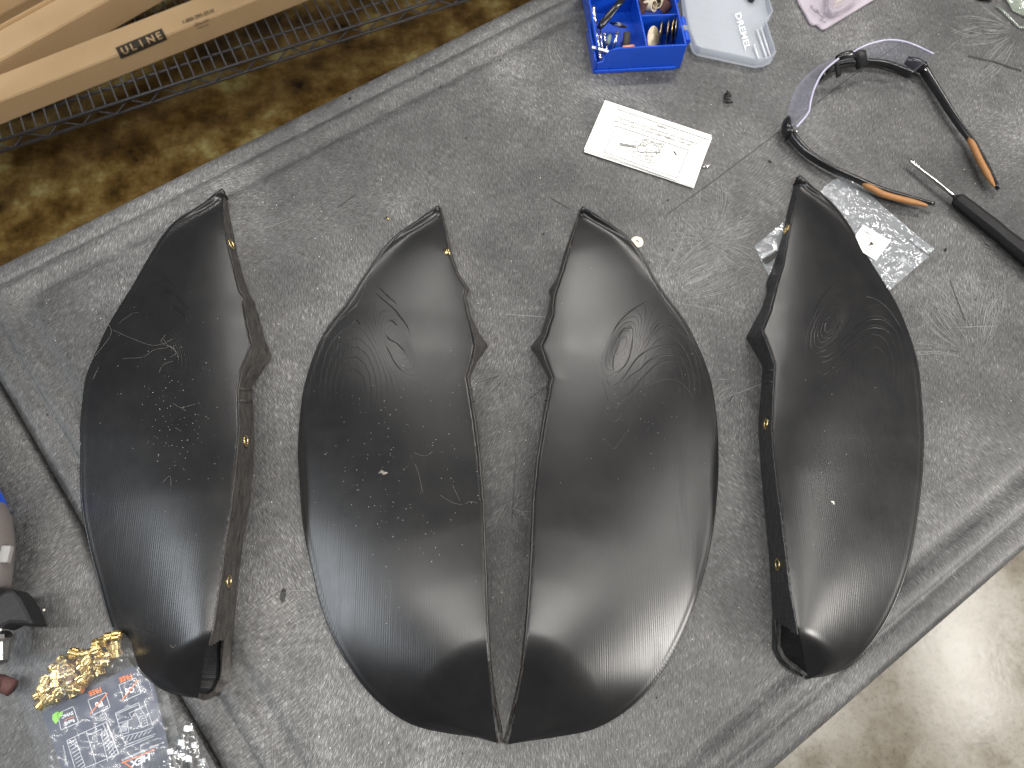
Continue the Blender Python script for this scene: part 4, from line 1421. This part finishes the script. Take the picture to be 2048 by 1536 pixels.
TA = 200.5
ob('lettering', lettering('FREE', 190, 1383, TA, 9.5, CS, 0.03), M_ORANGE, ib, recalc=False)
ob('lettering', lettering('FREE', 251, 1355.5, TA, 9.5, CS, 0.03), M_ORANGE, ib, recalc=False)
ob('lettering', lettering('Pb', 198, 1408, TA, 11.5, CS, 0.03), M_WHITEP, ib, recalc=False)
ob('lettering', lettering('Cd', 259.5, 1380, TA, 11.5, CS, 0.03), M_WHITEP, ib, recalc=False)
ob('lettering', lettering('RoHS', 139, 1443.5, TA, 6.6, CS, 0.03), M_WHITEP, ib, recalc=False)
ob('lettering', lettering('SVHC', 134.5, 1429.5, TA, 6.6, CS, 0.03, stretch=1.1), M_WHITEP, ib, recalc=False)
ob('lettering', lettering('COMPLIANT', 138, 1436.5, TA, 2.2, CS, 0.03, stretch=1.2), M_ORANGE, ib, recalc=False)
ob('lettering', lettering('44 - M6x12.7 THREADED INSERTS', 286, 1502, 203, 4.4, CS, 0.01, stretch=1.02), M_WHITEP, ib, recalc=False)
ob('lettering', lettering('HEX', 281, 1520, 203, 12.5, CS, 0.05, stretch=1.25, shear=0.35), M_WHITEP, ib, recalc=False)
ob('lettering', lettering('Printed Part Design at Max', 131, 1512, -77, 2.8, CS, 0.0), M_WHITEP, ib, recalc=False)
ob('lettering', lettering('Ø8.7', 283.5, 1490, 203, 3.0, CS, 0.0), M_WHITEP, ib, recalc=False)
ob('lettering', lettering('Ø7.9', 253, 1412, 203, 3.0, CS, 0.0), M_WHITEP, ib, recalc=False)
for q in (zc((750, 940), (900, 875), (940, 1000), (795, 1065), (750, 940)), zc((1015, 810), (1160, 750), (1205, 880), (1060, 945), (1015, 810)), zc((490, 1055), (625, 995), (670, 1130), (520, 1195), (490, 1055))):
    ob('printed_square', strokes([q], 0.9, CS), M_WHITEP, ib)
for q in (zc((770, 1055), (915, 883)), zc((1043, 935), (1178, 772)), zc((1040, 1477), (1320, 1362)), zc((1045, 1465), (1130, 1519))):
    ob('printed_stroke', strokes([q], 1.8, at(ZCARD + 0.0004)), M_ORANGE, ib)
ob('printed_leaf', ([CS(*p) for p in zc((475, 1145), (445, 1105), (447, 1065), (480, 1040), (540, 1045), (520, 1075), (500, 1110))], [tuple(range(7))]), M_GREEN, ib)
dr = [zc((570, 1285), (735, 1205), (905, 1130), (1010, 1400), (820, 1480), (720, 1519)), zc((570, 1285), (640, 1519)), zc((635, 1250), (725, 1500)), zc((735, 1205), (820, 1480)), zc((880, 1145), (985, 1410)),
      zc((735, 1245), (870, 1185), (865, 1240), (920, 1460)), zc((985, 1050), (1185, 960), (1195, 1010), (1100, 1050), (1130, 1100), (1010, 1140), (985, 1050)),
      zc((1010, 1140), (1040, 1230), (1100, 1215), (1085, 1120)), zc((1195, 1010), (1240, 1070), (1265, 1150), (1210, 1175), (1160, 1050)),
      zc((1040, 1260), (1090, 1240), (1240, 1200), (1310, 1170), (1330, 1225), (1080, 1320), (1040, 1260)), zc((1230, 950), (1330, 1225)), zc((990, 1060), (1190, 975)), zc((910, 1120), (1015, 1400)), zc((1075, 1345), (1315, 1245))]
for k in range(9):
    dr.append(zc((580 + k * 12, 1310 + k * 28), (650 + k * 9, 1270 + k * 28)))
    dr.append(zc((850 + k * 13, 1240 + k * 26), (905 + k * 12, 1185 + k * 26)))
for k in range(6):
    dr.append(zc((1015 + k * 12, 1215 - k * 2), (1050 + k * 10, 1140 - k * 4)))
    dr.append(zc((1195 + k * 9, 1060 + k * 20), (1230 + k * 7, 1045 + k * 20)))
    dr.append(zc((1070 + k * 38, 1300 - k * 15), (1100 + k * 38, 1245 - k * 10)))
o = ob('technical_drawing', strokes(dr, 0.75, CS), M_WHITEP, ib)
o['kind'] = 'stuff'

pile = [(78, 1362), (150, 1303), (228, 1266), (240, 1285), (226, 1322), (190, 1352), (160, 1378), (98, 1412), (88, 1402)]


def inside(p, poly):
    c = False
    for i in range(len(poly)):
        (x0, y0), (x1, y1) = poly[i - 1], poly[i]
        if (y0 > p[1]) != (y1 > p[1]) and p[0] < (x1 - x0) * (p[1] - y0) / (y1 - y0) + x0:
            c = not c
    return c


kp = [(.0024, -.0062), (.0032, -.0062), (.0038, -.0058), (.0038, -.0025), (.0032, -.0020), (.0032, -.0008), (.0038, -.0004), (.0043, .0000), (.0043, .0042), (.0039, .0048), (.0036, .0050), (.0036, .0062), (.0026, .0062), (.0024, .0030), (.0022, -.0060)]
KN_ME = mesh_of(lathe(kp, 24, None, [0, 0, .0003, .0003, 0, 0, 0, .00045, .00045, 0, 0, 0, 0, 0, 0]), M_BRASS, False, 'brass_insert')
rp = random.Random(12)
pts_, tries = [], 0
while len(pts_) < 34 and tries < 9000:
    tries += 1
    x, y = rp.uniform(75, 245), rp.uniform(1260, 1415)
    lay = 0 if len(pts_) < 20 else 1
    if inside((x, y), pile) and all(math.hypot(x - a, y - b) > (19 if lay == l else 9) for a, b, l in pts_):
        pts_.append((x, y, lay))
for x, y, lay in pts_:
    z = ZCARD * 0.3 + 0.0046 + lay * 0.0060
    a = R(rp.choice((25, 30, 40, 115, 60, 160)) + rp.uniform(-20, 20))
    Z3 = Vector((math.cos(a), math.sin(a), rp.uniform(-0.25, 0.25)))
    o = inst('brass_insert', KN_ME, axis_frame(W(x, y, z), Z3) @ Matrix.Rotation(rp.uniform(0, 6), 4, 'Z'))
    tag(o, 'knurled brass threaded insert loose in the clear bag', 'insert', 'brass inserts piled in the bag')

top_e = spline([(15, 1322), (100, 1302), (172, 1290), (200, 1272), (224, 1254), (262, 1262), (300, 1275)], 40)
rgt_e = spline([(300, 1275), (322, 1340), (340, 1400), (357, 1470), (385, 1570)], 40)
lft_e = spline([(15, 1322), (40, 1410), (62, 1480), (92, 1570)], 40)


def bag2(u, v):
    a_ = top_e[min(39, int(u * 39.0001))]
    l_ = lft_e[min(39, int(v * 39.0001))]
    r_ = rgt_e[min(39, int(v * 39.0001))]
    b0_, b1_ = np.array((92, 1570.)), np.array((385, 1570.))
    P = (1 - v) * a_ + v * (b0_ * (1 - u) + b1_ * u) + (1 - u) * l_ + u * r_ - ((1 - u) * (1 - v) * top_e[0] + u * (1 - v) * top_e[-1] + (1 - u) * v * b0_ + u * v * b1_)
    x, y = P
    ex, ey = x - 150, y - 1345
    q = math.exp(-(((ex * .87 - ey * .5) / 118) ** 2 + ((ex * .5 + ey * .87) / 58) ** 2) ** 2)
    p = W(x, y, 0.002)
    edge_ = min(1, min(u, 1 - u, v * 1.0 + .02, 1) * 10)
    z = 0.0015 + edge_ * (0.0020 + 0.0175 * q + 0.0022 * abs(noise.noise(p * 30)) + 0.0012 * abs(noise.noise(p * 85)))
    # a fold running across the film
    f1 = abs((x - 235) * 0.72 + (y - 1285) * 0.69) / 9.0
    z += 0.0030 * math.exp(-f1 * f1) * edge_ * (x > 85)
    return W(x, y, z)


ob('film', grid(bag2, 78, 90), M_FILM2, ib, smooth=True)

# ------------------------------------------------------------------ bag of bolts
bb_ = thing('bolts_bag', W(375, 1520, 0), 'clear bag of steel bolts overlapping the inserts bag', 'bag')


def bag3(u, v):
    L0, L1 = (378, 1446), (278, 1545)
    R0, R1 = (384, 1447), (446, 1560)
    t = v ** 0.9
    x = (L0[0] * (1 - t) + L1[0] * t) * (1 - u) + (R0[0] * (1 - t) + R1[0] * t) * u
    y = (L0[1] * (1 - t) + L1[1] * t) * (1 - u) + (R0[1] * (1 - t) + R1[1] * t) * u + 8 * math.sin(u * 3.14) * t
    e = min(1, min(u, 1 - u) * 6)
    p = W(x, y, .004)
    return W(x, y, 0.0075 + e * (0.006 + 0.004 * abs(noise.noise(p * 60))) * min(1, v * 4 + .2))


ob('film', grid(bag3, 30, 34), film('cloudy_film', (0.6, 0.6, 0.6), 0.07, 0.12, 0.003, 45, ridge=0.12), bb_, smooth=True)
tp = [(.0042, -.011), (.0042, -.0075), (.0023, -.0074)]
for k in range(11):
    tp += [(.0023, -.0074 + k * .0016 + .0004), (.0019, -.0074 + k * .0016 + .0012)]
tp += [(.0015, .0115)]
BOLT_ME = mesh_of(lathe(tp, 12), M_STEEL, False, 'bolt')
for a_, b_, z_ in (((377, 1460), (373, 1494), .0085), ((366, 1488), (362, 1526), .0070), ((392, 1492), (400, 1526), .0048), ((345, 1505), (352, 1545), .0070), ((381, 1520), (388, 1556), .0080), ((410, 1524), (425, 1560), .0048)):
    d_ = W(*b_, z_) - W(*a_, z_)
    o = inst('bolt', BOLT_ME, axis_frame(W(*a_, z_) + d_.normalized() * 0.008, d_))
    tag(o, 'small steel machine bolt loose in the clear bag', 'bolt', 'steel bolts in the bag')


# ------------------------------------------------------------------ loose crumbs, shavings, lint, dust
def crumb(r, seed, flat=0.7):
    rr = random.Random(seed)
    bm = bmesh.new()
    for _ in range(16):
        v = Vector((rr.gauss(0, 1), rr.gauss(0, 1), rr.gauss(0, 1))).normalized() * rr.uniform(.6, 1.0)
        bm.verts.new((v.x * r, v.y * r * rr.uniform(.7, 1), (v.z * flat + flat) * r))
    bmesh.ops.convex_hull(bm, input=bm.verts)
    me = bpy.data.meshes.new('plastic_crumb')
    bm.to_mesh(me)
    bm.free()
    me.materials.append(M_CRUMB)
    return me


CR = [crumb(1.0, k) for k in range(6)]
rc = random.Random(9)
for x, y, r_ in ((1335, 401, 4), (1345, 500, 3), (1078, 43, 4), (1001, 121, 3), (881, 174, 4), (932, 276, 3.5), (936, 126, 2.5), (1049, 215, 2), (1057, 254, 2), (1540, 324, 4), (700, 197, 4),
                 (1411, 402, 2), (770, 437, 2), (1087, 468, 3), (1093, 450, 2.2), (1890, 500, 6), (1180, 296, 2), (563, 168, 3), (584, 257, 2), (50, 691, 4), (96, 830, 3), (133, 838, 4), (642, 255, 2), (170, 510, 3), (1950, 600, 2.5), (1976, 468, 2)):
    p = W(x, y)
    s_ = r_ * 0.00042
    o = inst('plastic_crumb', rc.choice(CR), Matrix.Translation(p) @ Matrix.Rotation(rc.uniform(0, 6), 4, 'Z') @ Matrix.Diagonal((s_ * rc.uniform(1, 1.7), s_, s_ * .7, 1)))
    tag(o, 'tiny black plastic crumb loose on the table', 'crumb', 'black crumbs on the table')
cv = []
for k in range(14):
    cv.append(W(1455 + 7 * math.sin(k * 1.7) + rc.uniform(-2, 2), 203 - k * 1.5 + rc.uniform(-3, 3), .001 + .004 * abs(math.sin(k * .9))))
single('plastic_shaving', tube(cv, [.0009 + .0007 * abs(math.sin(k * 2.1)) for k in range(14)], 6), M_CRUMB, 'curled black plastic shaving standing near the leaflet', 'shaving', smooth=True)
cv = [W(1405 + k * 2.2, 332 + 3 * math.sin(k * 1.9), .0012 + .0014 * abs(math.cos(k))) for k in range(7)]
single('metal_shaving', tube(cv, .0009, 6), M_STEEL, 'curled silver shaving at the leaflet corner', 'shaving', smooth=True)
cv = [W(1340 + (x * .9), 300 + y, .0060) for x, y in ((8, 2), (10, 5), (12, 6), (14, 10))]
single('plastic_shaving', tube(cv, [.0005, .0009, .0006, .0009], 6), M_CRUMB, 'thin black shaving lying on the white leaflet', 'shaving', smooth=True)
single('oil_smudge', ([W(566 + 6 * math.cos(t) - 2 * math.sin(t), 1190 + 15 * math.sin(t), .0004) for t in [k * .628 for k in range(10)]], [tuple(range(10))]), M_SCRD, 'small dark oval smudge on the table beside a shell flange', 'smudge')
os2 = on_shell(1)
single('dried_scrap', tube([os2(757, 947), os2(763, 943), os2(768, 947), os2(775, 945)], [.0006, .0018, .0016, .0006], 6, 0.6), M_LINT, 'small brown dried scrap stuck on a shell', 'scrap', smooth=True)
single('white_fleck', tube([on_shell(3)(1662, 1003), on_shell(3)(1666, 1004), on_shell(3)(1668, 1009)], [.0005, .0011, .0006], 6), M_SPECK, 'tiny white fleck on the shell over the crinkled bag', 'fleck', smooth=True)
single('gold_flake', tube([W(773, 434, .0006), W(778, 440, .0008)], [.0012, .0007], 6), M_BRASS, 'tiny gold flake on the table near a shell tip', 'flake', smooth=True)
single('paint_chip', tube([W(86, 1221, .001), W(90, 1219, .001)], [.0012, .0009], 6), M_SPECK, 'tiny cream chip beside the rotary tool nose', 'chip', smooth=True)

s1 = on_shell(0, 0.0009)
strands = [[(225, 660), (262, 676), (300, 690), (325, 688), (345, 678)], [(247, 717), (285, 714), (308, 700), (335, 695)], [(325, 676), (335, 690), (350, 700), (358, 718)], [(330, 670), (322, 684), (340, 694), (352, 690)],
           [(318, 745), (326, 730), (345, 722)], [(197, 735), (186, 758)], [(345, 806), (362, 815), (390, 808)], [(362, 815), (372, 822)], [(340, 1290), (345, 1295), (352, 1290)], [(212, 640), (222, 668), (190, 712)],
           [(335, 690), (352, 705), (340, 715)], [(350, 855), (362, 862)], [(325, 965), (340, 952), (342, 972)]]
lv_, lf_ = [], []
for st_ in strands:
    q = spline(st_, 16)
    t_ = tube([s1(x, y) for x, y in q], 0.00009, 4)
    n_ = len(lv_)
    lv_ += t_[0]
    lf_ += [tuple(i + n_ for i in f_) for f_ in t_[1]]
s2 = on_shell(1, 0.0009)
for st_ in ([(828, 905), (850, 912), (866, 902)], [(830, 928), (838, 950), (845, 985)], [(880, 990), (905, 1005), (925, 1010)], [(930, 1008), (940, 1003), (955, 1006)], [(905, 970), (920, 1002)]):
    q = spline(st_, 14)
    t_ = tube([s2(x, y) for x, y in q], 0.00008, 4)
    n_ = len(lv_)
    lv_ += t_[0]
    lf_ += [tuple(i + n_ for i in f_) for f_ in t_[1]]
tag(ob('lint', (lv_, lf_), M_LINT), 'fine grey lint threads clinging to the black shells', 'lint', kind='stuff')


def specks(spots, mat, label, name):
    V, F = [], []
    for p, r_ in spots:
        n_ = len(V)
        V += [p + Vector((r_, 0, 0)), p + Vector((0, r_, 0)), p - Vector((r_, 0, 0)), p - Vector((0, r_, 0)), p + Vector((0, 0, r_))]
        F += [(n_, n_ + 1, n_ + 4), (n_ + 1, n_ + 2, n_ + 4), (n_ + 2, n_ + 3, n_ + 4), (n_ + 3, n_, n_ + 4), (n_ + 3, n_ + 2, n_ + 1, n_)]
    tag(ob(name, (V, F), mat), label, 'dust', kind='stuff')


sp_ = []
for k, (n_, cx, cy, sx, sy) in ((0, (90, 340, 820, 45, 60)), (0, (40, 360, 900, 70, 120)), (1, (120, 790, 900, 110, 110)), (1, (60, 770, 1050, 60, 120)), (2, (60, 1300, 820, 60, 90)), (3, (25, 1690, 950, 60, 120))):
    f_ = on_shell(k, 0.0002)
    A = SHELLPX[k][0]
    for _ in range(n_):
        x, y = rc.gauss(cx, sx), rc.gauss(cy, sy)
        if np.min((A[:, 0] - x) ** 2 + (A[:, 1] - y) ** 2) < 16:
            sp_.append((f_(x, y), rc.uniform(.00012, .00034)))
specks(sp_, M_SPECK, 'pale dust specks scattered over the black shells', 'shell_dust')


def on_main(x, y, mrg=0.01):
    p = W(x, y)
    for q, q2 in ((cFL, cNL), (cNL, cNR), (cFR, cFL)):
        t = (q2 - q).normalized()
        if (p - q).dot(Vector((-t.y, t.x, 0))) < mrg:
            return False
    return True


sp_ = []
while len(sp_) < 420:
    x, y = rc.uniform(0, 2048), rc.uniform(0, 1536)
    if on_main(x, y, .06):
        sp_.append((W(x, y, .0001), rc.uniform(.0002, .0006)))
specks(sp_, M_SPECK, 'pale dust specks scattered over the table top', 'table_dust')
sp_ = []
while len(sp_) < 260:
    x, y = rc.uniform(0, 2048), rc.uniform(0, 1536)
    if on_main(x, y, .06):
        sp_.append((W(x, y, .0001), rc.uniform(.0003, .0008)))
specks(sp_, M_CRUMB, 'fine black dust scattered over the table top', 'black_dust')
